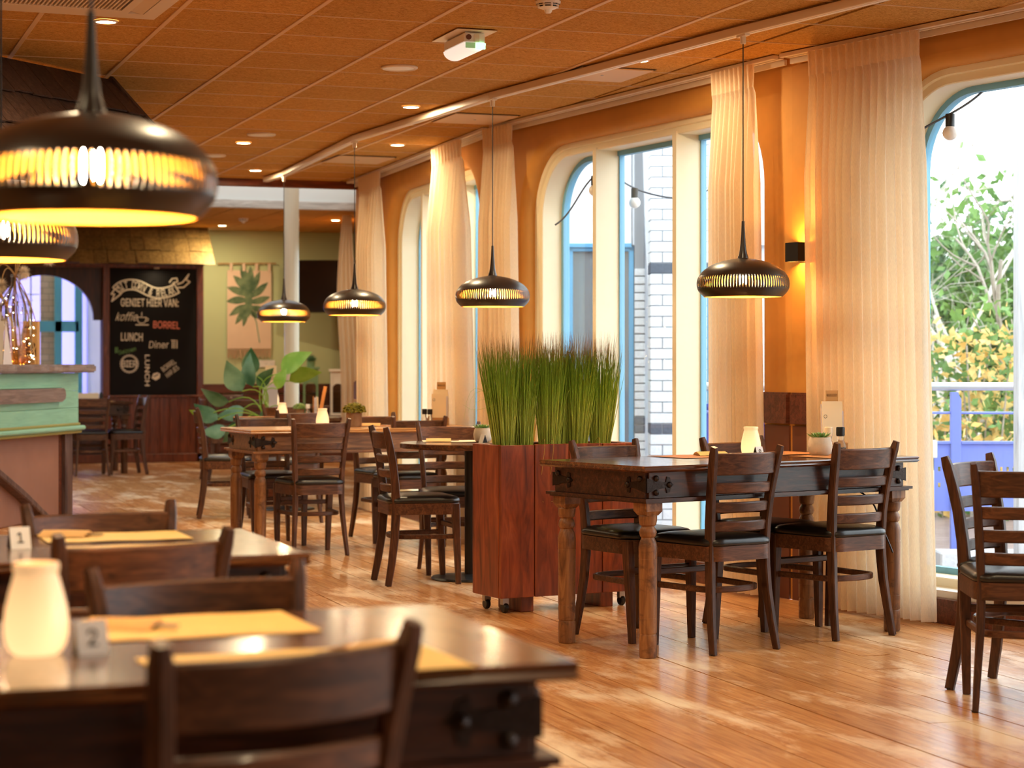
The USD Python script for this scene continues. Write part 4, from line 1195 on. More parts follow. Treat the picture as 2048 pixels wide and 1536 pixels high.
def placemat(x, y, z, rz, label, w=0.42, d=0.29, m='kraft'):
    n = 12
    gx, gy = np.meshgrid(np.linspace(-w / 2, w / 2, n), np.linspace(-d / 2, d / 2, 5))
    zz = 0.0008 + 0.0012 * np.sin(gx * 19 + x * 7) ** 2
    top = np.stack([gx.ravel(), gy.ravel(), zz.ravel() + 0.0008], -1)
    bot = top - [0, 0, 0.0008]
    i = np.arange(4)[:, None] * n + np.arange(n - 1)[None]
    q = np.stack([i, i + 1, i + n + 1, i + n], -1).reshape(-1, 4)
    F = np.vstack([q[:, [0, 1, 2]], q[:, [0, 2, 3]]])
    t = solo('placemat', trimesh.Trimesh(np.vstack([top, bot]), np.vstack([F, F[:, ::-1] + len(top)]), process=False), M[m], label, 'placemat', smooth=False)
    X = UsdGeom.Xformable(t)
    X.AddTranslateOp().Set(Gf.Vec3d(x, y, z))
    X.AddRotateZOp().Set(float(rz))
    return t


def cutlery(x, y, z, rz, label, sc=1.0):
    """A folded napkin pocket with knife and fork handles sticking out."""
    t = thing('napkin_roll', label, 'napkin with cutlery', (x, y, z), rz)
    prof = [(-0.045, 0.0), (-0.02, 0.010), (0.01, 0.016), (0.035, 0.010), (0.048, 0.0), (0.035, 0.006), (0.01, 0.011), (-0.02, 0.006)]
    part(t, 'napkin', tf(sweep([(0, -0.07, 0.001), (0, 0.0, 0.002), (0, 0.07, 0.001)], prof), sc=(sc, sc, sc)), M['napkin'], smooth=40)
    for dx, nm in ((-0.012, 'knife'), (0.006, 'fork')):
        part(t, nm, tf(sweep([(dx, -0.115, 0.006), (dx, -0.04, 0.006), (dx, 0.04, 0.005)], rect(0.011, 0.004, 0.001)), sc=(sc, sc, sc)), M['steel'], smooth=False)
    return t


# nearest table 2
jar(0.331, 2.966, ZT, JL + 'large in the left foreground on table 2', 1.12)
number_sign(0.405, 2.945, ZT, 12, '2', 'white folded table sign reading 2 in the left foreground')
placemat(0.61, 3.19, ZT, 1, 'yellow kraft placemat on the far side of table 2', 0.33, 0.27)
placemat(0.67, 2.745, ZT, 2, 'yellow kraft placemat on the near side of table 2, behind the chair back', 0.42, 0.25)
cutlery(0.49, 3.20, ZT + 0.003, 60, 'folded napkin with dark cutlery on the far placemat of table 2', 0.8)
cutlery(0.785, 2.82, ZT + 0.003, -62, 'folded napkin with a fork on the near placemat of table 2', 0.8)
# table 1
number_sign(0.485, 4.68, ZT, 10, '1', 'white folded table sign reading 1 on the left table')
placemat(0.73, 4.90, ZT, 0, 'yellow kraft placemat on the far side of the table numbered 1', 0.34, 0.24)
placemat(0.735, 4.54, ZT, 1, 'yellow kraft placemat on the near side of the table numbered 1', 0.36, 0.25)
cutlery(0.62, 4.94, ZT + 0.003, 65, 'folded napkin with cutlery at the left end of the far placemat on table 1', 0.8)
# table 9
c9 = (3.928, 8.118)
A9 = 16.2
x, y = PT(c9, A9, 0.218, 0.12)
jar(x, y, ZT, JL + 'on table 9', 1.12)
x, y = PT(c9, A9, 0.135, -0.02)
number_sign(x, y, ZT, A9 + 6, '9', 'white folded table sign reading 9 in front of the candle jar')
for u, v, lab, mm in ((0.45, 0.20, 'orange kraft placemat behind the candle jar on table 9', 'kraft_brown'), (0.50, -0.17, 'orange kraft placemat at the front of table 9, beside the succulent', 'kraft_brown'), (-0.02, 0.20, 'kraft placemat left of the candle jar on table 9', 'kraft_brown')):
    x, y = PT(c9, A9, u, v)
    placemat(x, y, ZT, A9, lab, 0.40, 0.27, mm)
x, y = PT(c9, A9, 0.05, 0.2)
cutlery(x, y, ZT + 0.003, A9 + 70, 'brown napkin with cutlery left of the candle jar on table 9')
M['concrete_pot'] = plain('pale_concrete', S(206, 192, 172), 0.75, 0.3, var=0.08, nscale=18, bump=0.15, bscale=60)
M['succulent'] = leaf_mat('succulent_leaf', S(120, 168, 92), S(176, 204, 140), 30)
M['soil'] = plain('potting_soil', S(48, 36, 28), 0.95)


def succulent(x, y, z, label, sc=1.0, pot='concrete_pot'):
    t = thing('potted_succulent', label, 'potted plant', (x, y, z))
    P = [(0.0, 0.0), (0.034, 0.0), (0.046, 0.008), (0.054, 0.026), (0.056, 0.046), (0.052, 0.068), (0.046, 0.084), (0.042, 0.084), (0.046, 0.066), (0.0, 0.064)]
    part(t, 'pot', tf(lathe(P, 32, cap=False), sc=(sc, sc, sc)), M[pot], smooth=50)
    part(t, 'soil', tf(lathe([(0.0, 0.074), (0.044, 0.072)], 20, cap=False), sc=(sc, sc, sc)), M['soil'])
    r = np.random.default_rng(int(x * 1000))
    for k in range(26):
        a = k * 2.39996
        rad = 0.008 + 0.042 * (k / 26)
        el = 1.25 - 0.95 * (k / 26)
        ln = 0.022 + 0.026 * (k / 26)
        leaf = hull([(0, -0.005, 0), (0, 0.005, 0), (ln * 0.6, -0.008, 0.003), (ln * 0.6, 0.008, 0.003), (ln * 0.6, 0, -0.003), (ln, 0, 0.004)])
        m = tf(tf(leaf, ry=-math.degrees(el)), (rad * 0.55, 0, 0.08), 0)
        part(t, 'leaf', tf(tf(m, rz=math.degrees(a)), sc=(sc, sc, sc)), M['succulent'], smooth=40)
    return t


x, y = PT(c9, A9, 0.475, -0.06)
succulent(x, y, ZT, 'pale round concrete pot with a green succulent on table 9', 1.0)


def mill(x, y, z, label, capm, fillm, sc=1.0):
    t = thing('spice_mill', label, 'spice mill', (x, y, z))
    part(t, 'glass', tf(lathe([(0.0, 0.0), (0.021, 0.0), (0.023, 0.006), (0.023, 0.03), (0.018, 0.046), (0.013, 0.056), (0.013, 0.074), (0.0, 0.074)], 24, cap=False), sc=(sc, sc, sc)), M['clear_glass'], smooth=40)
    part(t, 'filling', tf(lathe([(0.0, 0.002), (0.019, 0.002), (0.020, 0.008), (0.020, 0.026), (0.0, 0.028)], 20, cap=False), sc=(sc, sc, sc)), fillm)
    part(t, 'cap', tf(lathe([(0.0, 0.072), (0.0155, 0.072), (0.0175, 0.078), (0.0175, 0.106), (0.0155, 0.109), (0.0, 0.109)], 24, cap=False), sc=(sc, sc, sc)), capm)
    return t


M['clear_glass'] = usdkit.material(stage, LK('clear_glass'), {'p': ('principled_bsdf', {'base_color': (0.98, 0.99, 0.98), 'roughness': 0.02, 'transmission_weight': 0.95, 'ior': 1.3})}, [], surface='p.BSDF')
M['pepper'] = plain('peppercorns', S(58, 36, 26), 0.8, var=0.5, nscale=160)
M['salt'] = plain('salt_grains', S(232, 222, 206), 0.8)
M['cap_white'] = plain('cream_cap', S(240, 222, 190), 0.4)
x, y = PT(c9, A9, 0.61, 0.02)
mill(x, y, ZT, 'salt mill with a cream cap on table 9', M['cap_white'], M['salt'], 1.15)
x, y = PT(c9, A9, 0.655, -0.01)
mill(x, y, ZT, 'pepper mill with a black cap on table 9', M['black'], M['pepper'], 1.15)
M['box_wood'] = wood('menu_box_wood', S(150, 100, 56), S(190, 138, 84), S(212, 164, 108), (3, 20, 20), rough=0.5, bump=0.05, rand=0.05)
M['menu_cream'] = plain('menu_card_cream', S(246, 224, 186), 0.5, 0.3)
M['menu_lilac'] = plain('menu_card_white', S(222, 216, 226), 0.5, 0.3)
M['brewery'] = plain('brown_card', S(206, 158, 100), 0.6, 0.3)
M['ink_brown'] = plain('dark_brown_print', S(70, 40, 24), 0.6, 0.2)


def maallust_card(t, w, h, loc, rz, tilt=0.0, name='beer_card'):
    c = part(t, name, tf(tf(b2(-w / 2, w / 2, 0, 0.0018, 0, h, 0), rx=tilt), loc, rz=rz), M['brewery'], smooth=False)
    def put_text(s, hh, zz):
        m = lettering(s, hh, 0.0005)
        m.apply_translation((-m.bounds[:, 0].mean(), 0, 0))
        part(c, 'print', tf(tf(tf(m, rx=90), (0, -0.0002, zz)), loc, rz=rz) if not tilt else tf(tf(tf(tf(m, rx=90), (0, -0.0002, zz)), rx=tilt), loc, rz=rz), M['ink_brown'], smooth=False)
    put_text('MAALLUST', w * 0.115, h - w * 0.42)
    fr = sbox(-w * 0.38, -w * 0.10, w * 0.38, w * 0.10)
    m = extr(fr.difference(fr.buffer(-w * 0.012)), 0.0005)
    m = tf(tf(m, rx=90), (0, -0.0002, h - w * 0.365))
    part(c, 'print_frame', tf(tf(m, rx=tilt), loc, rz=rz), M['ink_brown'], smooth=False)
    return c


def menu_holder(x, y, z, rz, label, sc=1.0):
    t = thing('menu_holder', label, 'menu holder', (x, y, z), rz)
    part(t, 'box', cat_(b2(-0.06, 0.06, -0.055, -0.047, 0, 0.05, 0.001), b2(-0.06, 0.06, 0.047, 0.055, 0, 0.05, 0.001), b2(-0.06, -0.052, -0.047, 0.047, 0, 0.05, 0.001), b2(0.052, 0.06, -0.047, 0.047, 0, 0.05, 0.001), b2(-0.052, 0.052, -0.047, 0.047, 0, 0.006, 0)), M['box_wood'], smooth=False)
    part(t, 'front_menu', tf(b2(-0.05, 0.05, -0.002, 0.002, 0, 0.205, 0), (-0.008, -0.04, 0.007), rx=-4), M['menu_cream'], smooth=False)
    lg = Point(0, 0).buffer(0.0085, quad_segs=8).difference(Point(0, 0).buffer(0.0070, quad_segs=8))
    part(t, 'logo', tf(tf(tf(extr(lg, 0.0004), (-0.034, 0.165, 0)), rx=90 - 4), (-0.008, -0.0425, 0.007)), M['ink'], smooth=False)
    for k, (dy, h, m) in enumerate(((-0.028, 0.19, 'menu_lilac'), (-0.018, 0.195, 'menu_cream'), (-0.008, 0.235, 'menu_cream'), (0.006, 0.20, 'menu_lilac'), (0.016, 0.22, 'menu_lilac'))):
        part(t, 'menu', tf(b2(-0.05, 0.052, -0.002, 0.002, 0, h, 0), (0.0 + k * 0.002, dy, 0.007), rx=-3), M[m], smooth=False)
    maallust_card(t, 0.062, 0.285, (0.012, 0.022, 0.007), 0)
    return t


x, y = PT(c9, A9, 0.715, 0.11)
menu_holder(x, y, ZT, A9 - 22, 'wooden box of menus and a brown beer card on table 9')
# socket cable under table 9
cb = solo('cable', tube(smoothcurve([(4.45, 8.05, 0.655), (4.52, 8.03, 0.63), (4.57, 8.01, 0.58), (4.60, 8.0, 0.50), (4.64, 7.99, 0.40), (4.655, 7.985, 0.36)], 24), 0.004, 8), M['black'], 'thin black cable hanging under the right end of table 9', 'cable')
# pale middle table
cm = (3.50, 12.93)
x, y = PT(cm, 4, -0.188, 0.10)
jar(x, y, ZT, JL + 'on the pale table, left of the mossy pot', 1.05)
M['moss'] = leaf_mat('moss_leaf', S(104, 104, 20), S(180, 166, 48), 40)
M['terracotta'] = plain('grey_brown_clay', S(150, 116, 88), 0.8, 0.2, var=0.15, nscale=20)


def mossy_pot(x, y, z, label, sc=1.0, m='moss'):
    t = thing('potted_moss', label, 'potted plant', (x, y, z))
    part(t, 'pot', tf(lathe([(0.0, 0.0), (0.045, 0.0), (0.048, 0.004), (0.050, 0.085), (0.047, 0.088), (0.044, 0.07), (0.0, 0.07)], 24, cap=False), sc=(sc,) * 3), M['terracotta'], smooth=40)
    r = np.random.default_rng(11)
    n = 420
    d = r.normal(size=(n, 3))
    d[:, 2] = np.abs(d[:, 2]) + 0.05
    d /= np.linalg.norm(d, axis=1, keepdims=True)
    c = d * (0.052 + 0.016 * r.random((n, 1))) * np.array([1.12, 1.12, 0.95]) + [0, 0, 0.088]
    mb = MB()
    for k in range(n):
        s = 0.008 + 0.004 * r.random()
        mb.add(tf(trimesh.creation.icosahedron(), c[k] * sc, rz=r.random() * 360, sc=(s * sc, s * 0.6 * sc, s * 0.5 * sc)))
    part(t, 'leaves', mb.mesh(), M[m], smooth=True, kind='stuff')
    return t


x, y = PT(cm, 4, 0.032, 0.10)
mossy_pot(x, y, ZT, 'grey-brown clay pot with a yellow-green mossy ball on the pale table', 1.05)
x, y = PT(cm, 4, 0.26, 0.14)
placemat(x, y, ZT, 4, 'kraft placemat right of the mossy pot', 0.40, 0.27, 'kraft_brown')
cutlery(x - 0.1, y, ZT + 0.003, 70, 'napkin with cutlery right of the mossy pot')
number_sign(x - 0.155, y + 0.09, ZT, 40, '', 'small white folded sign behind the mossy pot')
x, y = PT(cm, 4, 0.70, 0.24)
menu_holder(x, y, ZT, -15, 'wooden box with menus at the right end of the pale table')
mill(x - 0.085, y - 0.045, ZT, 'pepper mill with a black cap by the menus of the pale table', M['black'], M['pepper'])
mill(x - 0.10, y + 0.03, ZT, 'second dark-capped mill by the menus of the pale table', M['black'], M['salt'])
# round table by the planter
succulent(3.68, 10.83, ZR, 'grey-green pot with a succulent on the round table, half behind the planter', 0.95)
placemat(3.56, 10.98, ZR, -15, 'white placemat on the round table by the planter', 0.36, 0.26, 'menu_cream')
cutlery(3.45, 10.93, ZR + 0.003, 72, 'brown napkin with cutlery on the round table by the planter')
number_sign(3.645, 10.72, ZR, 100, '', 'small dark folded sign on the round table by the planter')
# farther round table
jar(3.80, 16.30, ZR, JL + 'on the farther round table', 1.05)
mossy_pot(4.0, 16.52, ZR, 'small pot with a fine green plant on the farther round table', 0.75, 'succulent')
mill(4.03, 16.36, ZR, 'white-capped mill on the farther round table', M['white_plastic'], M['salt'])
mh = thing('menu_stack', 'upright cards and an orange strip on the farther round table', 'menu cards', (4.10, 16.45, ZR), -15)
for k, (dx, h, ml) in enumerate(((0.0, 0.17, 'kraft_brown'), (0.012, 0.16, 'menu_lilac'), (0.024, 0.17, 'menu_lilac'), (0.036, 0.165, 'menu_cream'))):
    part(mh, 'card', b2(dx - 0.004, dx + 0.004, -0.05, 0.05, 0.0, h, 0.0005), M[ml], smooth=False)
part(mh, 'orange_strip', tf(b2(-0.014, 0.014, -0.0015, 0.0015, 0.0, 0.26, 0), (0.05, -0.04, 0.0), ry=11), plain('orange_print', S(226, 150, 84), 0.6), smooth=False)
part(mh, 'stand', b2(-0.02, 0.06, -0.055, 0.055, 0.0, 0.012, 0.002), M['box_wood'], smooth=False)
placemat(3.62, 16.55, ZR, -10, 'brown placemat on the farther round table', 0.34, 0.25, 'kraft_brown')
# far table
jar(4.82, 21.1, ZR, JL + 'on the farthest table before the green wall', 1.5)
for k, (dx, dy) in enumerate(((-0.22, 0.1), (-0.2, -0.2))):
    placemat(4.95 + dx, 21.3 + dy, ZR, 3, ['kraft placemat at the back of the farthest table', 'kraft placemat at the front of the farthest table'][k], 0.36, 0.26, 'kraft')
# far left table
placemat(3.2, 22.72, ZT, 2, 'kraft placemat on the far left table', 0.36, 0.26, 'kraft')
nb = thing('napkin_box', 'pale box with dark cutlery on the far left table', 'box', (3.12, 22.98, ZT), 0)
part(nb, 'box', b2(-0.13, 0.13, -0.05, 0.05, 0, 0.09, 0.003), M['menu_cream'], smooth=False)
part(nb, 'dark_bottle', tf(lathe([(0.0, 0.0), (0.02, 0.0), (0.02, 0.07), (0.012, 0.10), (0.0, 0.105)], 14, cap=False), (0.16, 0, 0)), M['black'])
# right edge table
placemat(4.62, 6.28, ZR, 24, 'brown placemat on the table at the right edge', 0.40, 0.28, 'kraft_brown')
cutlery(4.60, 6.14, ZR + 0.003, 100, 'brown napkin on the table at the right edge')
# big green pot plant in front of the column
M['monstera'] = leaf_mat('philodendron_leaf', S(70, 130, 96), S(150, 196, 164), 4)
M['monstera2'] = leaf_mat('young_leaf', S(140, 196, 60), S(186, 224, 110), 6)
pp = thing('potted_philodendron', 'leafy green pot plant on a plinth in front of the column', 'potted plant', (4.05, 18.1, 0))
part(pp, 'plinth', b2(-0.14, 0.14, -0.14, 0.14, 0, 0.52, 0.004), M['dado_board'], smooth=False)
part(pp, 'pot', lathe([(0.0, 0.52), (0.10, 0.52), (0.13, 0.72), (0.122, 0.73), (0.11, 0.7), (0.0, 0.7)], 28, cap=False), M['terracotta'])
r_ = np.random.default_rng(4)
leafs = [(-0.42, 0.0, 0.70, 0.20, 'monstera', 150), (-0.30, 0.1, 0.86, 0.22, 'monstera', 160), (-0.22, -0.1, 0.96, 0.24, 'monstera', 120), (-0.10, 0.0, 1.0, 0.24, 'monstera', 100), (-0.16, 0.1, 0.80, 0.20, 'monstera', 200), (0.02, -0.1, 0.82, 0.20, 'monstera', 260), (-0.02, 0.1, 0.98, 0.18, 'monstera', 60), (0.16, 0.0, 1.12, 0.26, 'monstera2', 40), (0.24, 0.05, 1.05, 0.24, 'monstera2', 20), (0.10, -0.1, 0.98, 0.16, 'monstera2', 70), (0.22, 0.0, 0.78, 0.16, 'monstera', -20), (-0.50, 0.05, 0.74, 0.14, 'monstera2', 170), (-0.36, -0.1, 0.62, 0.18, 'monstera', 190), (0.05, 0.1, 0.72, 0.2, 'monstera', -80), (-0.08, 0.12, 1.10, 0.2, 'monstera', 95), (-0.2, 0.0, 0.68, 0.2, 'monstera', 230)]
for k, (dx, dy, z, ln, mm, ang) in enumerate(leafs):
    ln *= 1.3
    s = np.linspace(0, 1, 9)
    wv = 0.36 * ln * np.sin(PI * s ** 0.75) * (1 - 0.15 * s)
    cx_ = s * ln
    cz = 0.06 * ln * np.sin(s * PI) - 0.25 * ln * s ** 2 * 0.5
    V = np.vstack([np.stack([cx_, wv, cz + 0.15 * wv], -1), np.stack([cx_, 0 * s, cz], -1), np.stack([cx_, -wv, cz + 0.15 * wv], -1)])
    V = np.vstack([V, V - [0, 0, 0.0015]])
    F = []
    for b in (0, 27):
        for j in range(8):
            for a0, a1 in ((0, 9), (9, 18)):
                q = [[b + a0 + j, b + a1 + j, b + a1 + j + 1], [b + a0 + j, b + a1 + j + 1, b + a0 + j + 1]]
                F += [x_[::-1] if b else x_ for x_ in q]
    lf = trimesh.Trimesh(V, np.array(F), process=False)
    el = r_.uniform(-10, 35)
    # in the picture plane: right is (CS,-SN), so leaves are laid out along that direction
    lf = tf(lf, rx=55 * (1 if k % 2 else -1) + r_.uniform(-15, 15))
    lf = tf(lf, ry=-ang)
    lf = tf(lf, (dx * CS, -dx * SN + dy, z), rz=-math.degrees(YAW))
    lp = part(pp, 'leaf', lf, M[mm], smooth=True)
    part(lp, 'stalk', tube(smoothcurve([(0.0, 0.0, 0.70), (dx * CS * 0.35, -dx * SN * 0.35 + dy * 0.4, 0.70 + (z - 0.7) * 0.8 + 0.06), (dx * CS, -dx * SN + dy, z)], 8), 0.005, 6), M['monstera2'])
wc = thing('drinks_card', 'tall white card stand behind the pot plant', 'card stand', (4.22, 18.6, 0), -19.6)
part(wc, 'post', b2(-0.05, 0.05, -0.04, 0.04, 0, 0.76, 0.003), M['dado_board'], smooth=False)
part(wc, 'card', b2(-0.07, 0.07, -0.008, 0.0, 0.76, 1.02, 0), M['menu_lilac'], smooth=False)
part(wc, 'upper_card', b2(-0.045, 0.06, 0.002, 0.008, 0.9, 1.19, 0), M['menu_cream'], smooth=False)
for zz in (1.06, 1.075, 1.09, 1.125, 1.14):
    part(wc, 'print_line', b2(-0.035, 0.035, 0.0012, 0.0022, zz, zz + 0.004, 0), M['ink_brown'], smooth=False)
# ---------------------------------------------------------------- counter
M['counter_top'] = wood('counter_slab_grey', S(88, 74, 76), S(124, 108, 108), S(150, 136, 134), (1.2, 16, 16), rough=0.42, bump=0.2, rand=0.05)
M['mint'] = wood('mint_painted_plank', S(122, 176, 160), S(134, 190, 172), S(146, 200, 182), (1.2, 12, 12), rough=0.5, bump=0.15, rand=0.04)
M['olive'] = plain('olive_moulding', S(150, 146, 84), 0.5)
M['post_wood'] = wood('purple_grey_timber', S(58, 44, 46), S(92, 72, 72), S(120, 98, 94), (14, 14, 1.4), rough=0.45, bump=0.25, rand=0.06)
# local frame: x along the front (away from the camera), -y out of the front, origin at the far right end of the base
CX, CY, CRZ = 2.041, 16.273, 60.8
ct = thing('bar_counter', 'bar counter with mint plank front, grey slab top and mauve plastered base', 'counter', (CX, CY, 0), CRZ)
part(ct, 'plaster_base', b2(-3.6, 0.06, 0.0, 0.5, 0.0, 0.69, 0.01), M['plaster_mauve'], smooth=False)
part(ct, 'corner_post', b2(-0.075, 0.055, -0.045, 0.03, 0.0, 0.67, 0.012), M['post_wood'], smooth=False)
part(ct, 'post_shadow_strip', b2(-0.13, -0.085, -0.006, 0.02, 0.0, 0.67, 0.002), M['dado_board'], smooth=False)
br = sweep([(-1.75, -0.03, 0.56), (-0.95, -0.03, 0.23), (-0.5, -0.03, 0.02)], rect(0.05, 0.11, 0.008), up=(0, -1, 0))
part(ct, 'diagonal_brace', tf(br), M['post_wood'], smooth=False)
for z0_, z1_ in ((0.735, 0.86), (0.862, 0.995), (0.997, 1.135)):
    part(ct, 'front_plank', b2(-3.6, 0.08, -0.08, 0.02, z0_, z1_, 0.003), M['mint'], smooth=False)
    part(ct, 'end_plank', b2(0.04, 0.078, 0.021, 0.55, z0_, z1_, 0.003), M['mint'], smooth=False)
mo = [(0.0, 0.70), (0.05, 0.70), (0.085, 0.675), (0.085, 0.66), (0.02, 0.66), (0.0, 0.655)]
part(ct, 'moulding_upper', b2(-3.6, 0.09, -0.095, 0.0, 0.718, 0.742, 0.006), M['olive'], smooth=False)
part(ct, 'moulding', b2(-3.6, 0.12, -0.13, 0.0, 0.684, 0.72, 0.012), M['mint'], smooth=False)
part(ct, 'moulding_lower', b2(-3.6, 0.10, -0.105, 0.0, 0.66, 0.686, 0.008), M['olive'], smooth=False)
slabp = [(-3.6, -0.17)] + [(x_, -0.17 + 0.008 * math.sin(x_ * 9) + 0.006 * math.sin(x_ * 23)) for x_ in np.linspace(-3.5, 0.23, 40)] + [(0.25, -0.15), (0.25, 0.62), (-3.6, 0.62)]
sl = Polygon(slabp)
part(ct, 'slab_top', cat_(extr(sl, 0.04, 1.150), extr(sl.buffer(-0.012), 0.012, 1.19), extr(sl.buffer(-0.012), 0.012, 1.138)), M['counter_top'], smooth=False)
pl_ = Polygon([(-2.2, 0.915), (-0.36, 0.915), (-0.30, 0.935), (-0.285, 0.965), (-0.30, 1.005), (-0.33, 1.02), (-2.2, 1.02)])
m = extr(pl_, 0.045)
part(ct, 'grey_board', tf(tf(m, rx=90), (0, -0.08, 0)), M['counter_top'], smooth=False)
part(ct, 'board_ledge', b2(-2.2, -0.33, -0.11, -0.07, 1.022, 1.034, 0.003), M['mint'], smooth=False)


def CP(u, v):
    a = math.radians(CRZ)
    return CX + u * math.cos(a) - v * math.sin(a), CY + u * math.sin(a) + v * math.cos(a)


ZC = 1.202
# big glass bottle with feather sprigs
bx_, by_ = CP(-0.68, 0.12)
gb = thing('glass_bottle', 'large ribbed glass bottle with amber base on the counter', 'bottle', (bx_, by_, ZC))
prof = [(0.0, 0.004), (0.10, 0.0), (0.118, 0.012), (0.124, 0.05), (0.125, 0.42), (0.118, 0.455), (0.085, 0.52), (0.05, 0.575), (0.036, 0.60), (0.034, 0.66), (0.042, 0.668), (0.042, 0.68), (0.034, 0.682)]
L_ = lathe(prof + [(r * 0.93, z) for r, z in prof[::-1][1:-1]] + [(0.0, 0.014)], 48, cap=False)
v = np.array(L_.vertices)
ang = np.arctan2(v[:, 1], v[:, 0])
rr_ = np.hypot(v[:, 0], v[:, 1])
body = (v[:, 2] > 0.03) & (v[:, 2] < 0.46)
k_ = 1 - 0.045 * np.abs(np.sin(ang * 6)) * body
L_ = trimesh.Trimesh(np.stack([v[:, 0] * k_, v[:, 1] * k_, v[:, 2]], -1), L_.faces, process=False)
M['bottle'] = usdkit.material(stage, LK('bottle_glass'), {'tc': ('texture_coordinate', {}), 'sx': ('separate_xyz', {}), 'mr': ('map_range', {'from_min': 0.0, 'from_max': 0.35}), 'r': ('rgb_ramp', {'ramp': [(0.0, S(240, 186, 110)), (0.6, S(240, 220, 190)), (1.0, S(244, 240, 232))]}),
                                                          'p': ('principled_bsdf', {'roughness': 0.03, 'transmission_weight': 1.0, 'ior': 1.35})}, [('tc.object', 'sx.vector'), ('sx.z', 'mr.value'), ('mr.result', 'r.fac'), ('r.color', 'p.base_color')], surface='p.BSDF')
part(gb, 'glass', L_, M['bottle'], smooth=40)
M['fairy'] = emit('fairy_light', (1.0, 0.75, 0.4), 30.0)
rq = np.random.default_rng(8)
fl = MB()
for q in range(60):
    a, z = rq.random() * 2 * PI, rq.random() ** 1.3 * 0.5 + 0.01
    fl.add(tf(trimesh.creation.icosahedron(), (0.135 * math.cos(a), 0.135 * math.sin(a), z), sc=(0.0032,) * 3))
part(gb, 'fairy_lights', fl.mesh(), M['fairy'], smooth=True, kind='stuff')
wire = [(0.133 * math.cos(q * 0.5), 0.133 * math.sin(q * 0.5), 0.02 + q * 0.0075) for q in range(64)]
part(gb, 'light_wire', tube(wire, 0.0012, 4), plain('copper_wire', S(190, 130, 70), 0.3, metal=0.9))
M['feather'] = plain('white_feather', S(240, 226, 206), 0.9, 0.1)
M['twig'] = plain('pale_twig', S(196, 160, 112), 0.7)
for q, (dx, z, lab, r0) in enumerate(((-0.11, 0.60, 'white feather ball on a twig at the upper left of the bottle', 0.062), (0.06, 0.70, 'white feather ball right above the bottle neck', 0.055), (-0.09, 0.31, 'white feather ball hanging left of the bottle body', 0.062), (0.245, 0.99, 'white feather ball high at right, uppermost', 0.05), (0.29, 0.90, 'white feather ball high right of the lamp edge', 0.058), (0.25, 0.80, 'white feather ball behind the lamp edge, lowest of the high three', 0.045), (0.02, 0.10, 'feather ball inside the amber base of the bottle', 0.06))):
    fb = thing('feather_sprig', lab, 'decoration', (bx_, by_, ZC))
    c = np.array([dx * CS, -dx * SN, z])
    if q != 6:
        p0 = np.array([0.0, 0.0, 0.66]) if q != 2 else np.array([-0.0, 0.0, 0.68])
        mid = np.array([dx * CS * 0.45, -dx * SN * 0.45, max(z, 0.68) + 0.05])
        part(fb, 'twig', tube(smoothcurve([(0.01, 0.0, 0.05), p0, mid, c], 22), 0.004, 6), M['twig'])
    n = 420
    d = rq.normal(size=(n, 3))
    d /= np.linalg.norm(d, axis=1, keepdims=True)
    base = c + d * 0.012
    tip = c + d * (r0 * (0.75 + 0.4 * rq.random((n, 1))))
    part(fb, 'feathers', blade_mesh(base, tip, np.full(n, 0.0022), rq.normal(0, 0.008, (n, 3)) - [0, 0, 0.008]), M['feather'], smooth=False, kind='stuff')
cx_, cy_ = CP(-0.40, 0.12)
bxk = thing('beer_box', 'tall brown printed card box beside the big bottle on the counter', 'box', (cx_, cy_, ZC), -18)
part(bxk, 'box', b2(-0.056, 0.056, 0.004, 0.08, 0, 0.335, 0.002), M['brewery'], smooth=False)
m = lettering('MAALLUST', 0.0135, 0.001)
m.apply_translation((-m.bounds[:, 0].mean(), 0, 0))
part(bxk, 'print', tf(tf(m, rx=90), (0.0, 0.0045, 0.248)), M['ink_brown'], smooth=False)
fr = sbox(-0.046, -0.011, 0.046, 0.011)
part(bxk, 'print_frame', tf(tf(extr(fr.difference(fr.buffer(-0.002)), 0.001), rx=90), (0, 0.0045, 0.2545)), M['ink_brown'], smooth=False)
pic = Polygon([(-0.036, 0), (-0.036, 0.06), (-0.03, 0.10), (-0.022, 0.135), (-0.012, 0.14), (-0.006, 0.125), (0.004, 0.128), (0.02, 0.118), (0.034, 0.10), (0.042, 0.07), (0.042, 0.0)])
part(bxk, 'print_picture', tf(tf(extr(pic, 0.001), rx=90), (0.0, 0.0045, 0.06)), M['ink_brown'], smooth=False)
part(bxk, 'print_emblem', tf(tf(extr(unary_union([sbox(-0.028, 0, 0.026, 0.012), Polygon([(-0.018, 0.012), (-0.006, 0.032), (0.008, 0.012)]), sbox(0.008, 0.012, 0.02, 0.02)]), 0.001), rx=90), (0.0, 0.0045, 0.28)), M['ink_brown'], smooth=False)
for zz in (0.044, 0.030, 0.016):
    part(bxk, 'print_line', b2(-0.03, 0.03, 0.0032, 0.0045, zz, zz + 0.003, 0), M['ink_brown'], smooth=False)
cx_, cy_ = CP(-0.47, 0.30)
stk = thing('wooden_stick', 'leaning brown wooden stick with a white tip behind the bottle', 'stick', (cx_, cy_, ZC), -18)
part(stk, 'stick', sweep([(0.045, 0, 0.37), (-0.075, 0, 0.645)], rect(0.022, 0.022, 0.003), up=(0, 1, 0)), M['box_wood'], smooth=False)
part(stk, 'white_foot', sweep([(0.075, 0, 0.001), (0.072, 0, 0.2), (0.045, 0, 0.37)], rect(0.018, 0.018, 0.002), up=(0, 1, 0)), M['white_plastic'], smooth=False)
cx_, cy_ = CP(-1.10, 0.10)
mst = thing('menu_stand', 'white acrylic leaflet stand at the left end of the counter', 'leaflet stand', (cx_, cy_, ZC), -18)
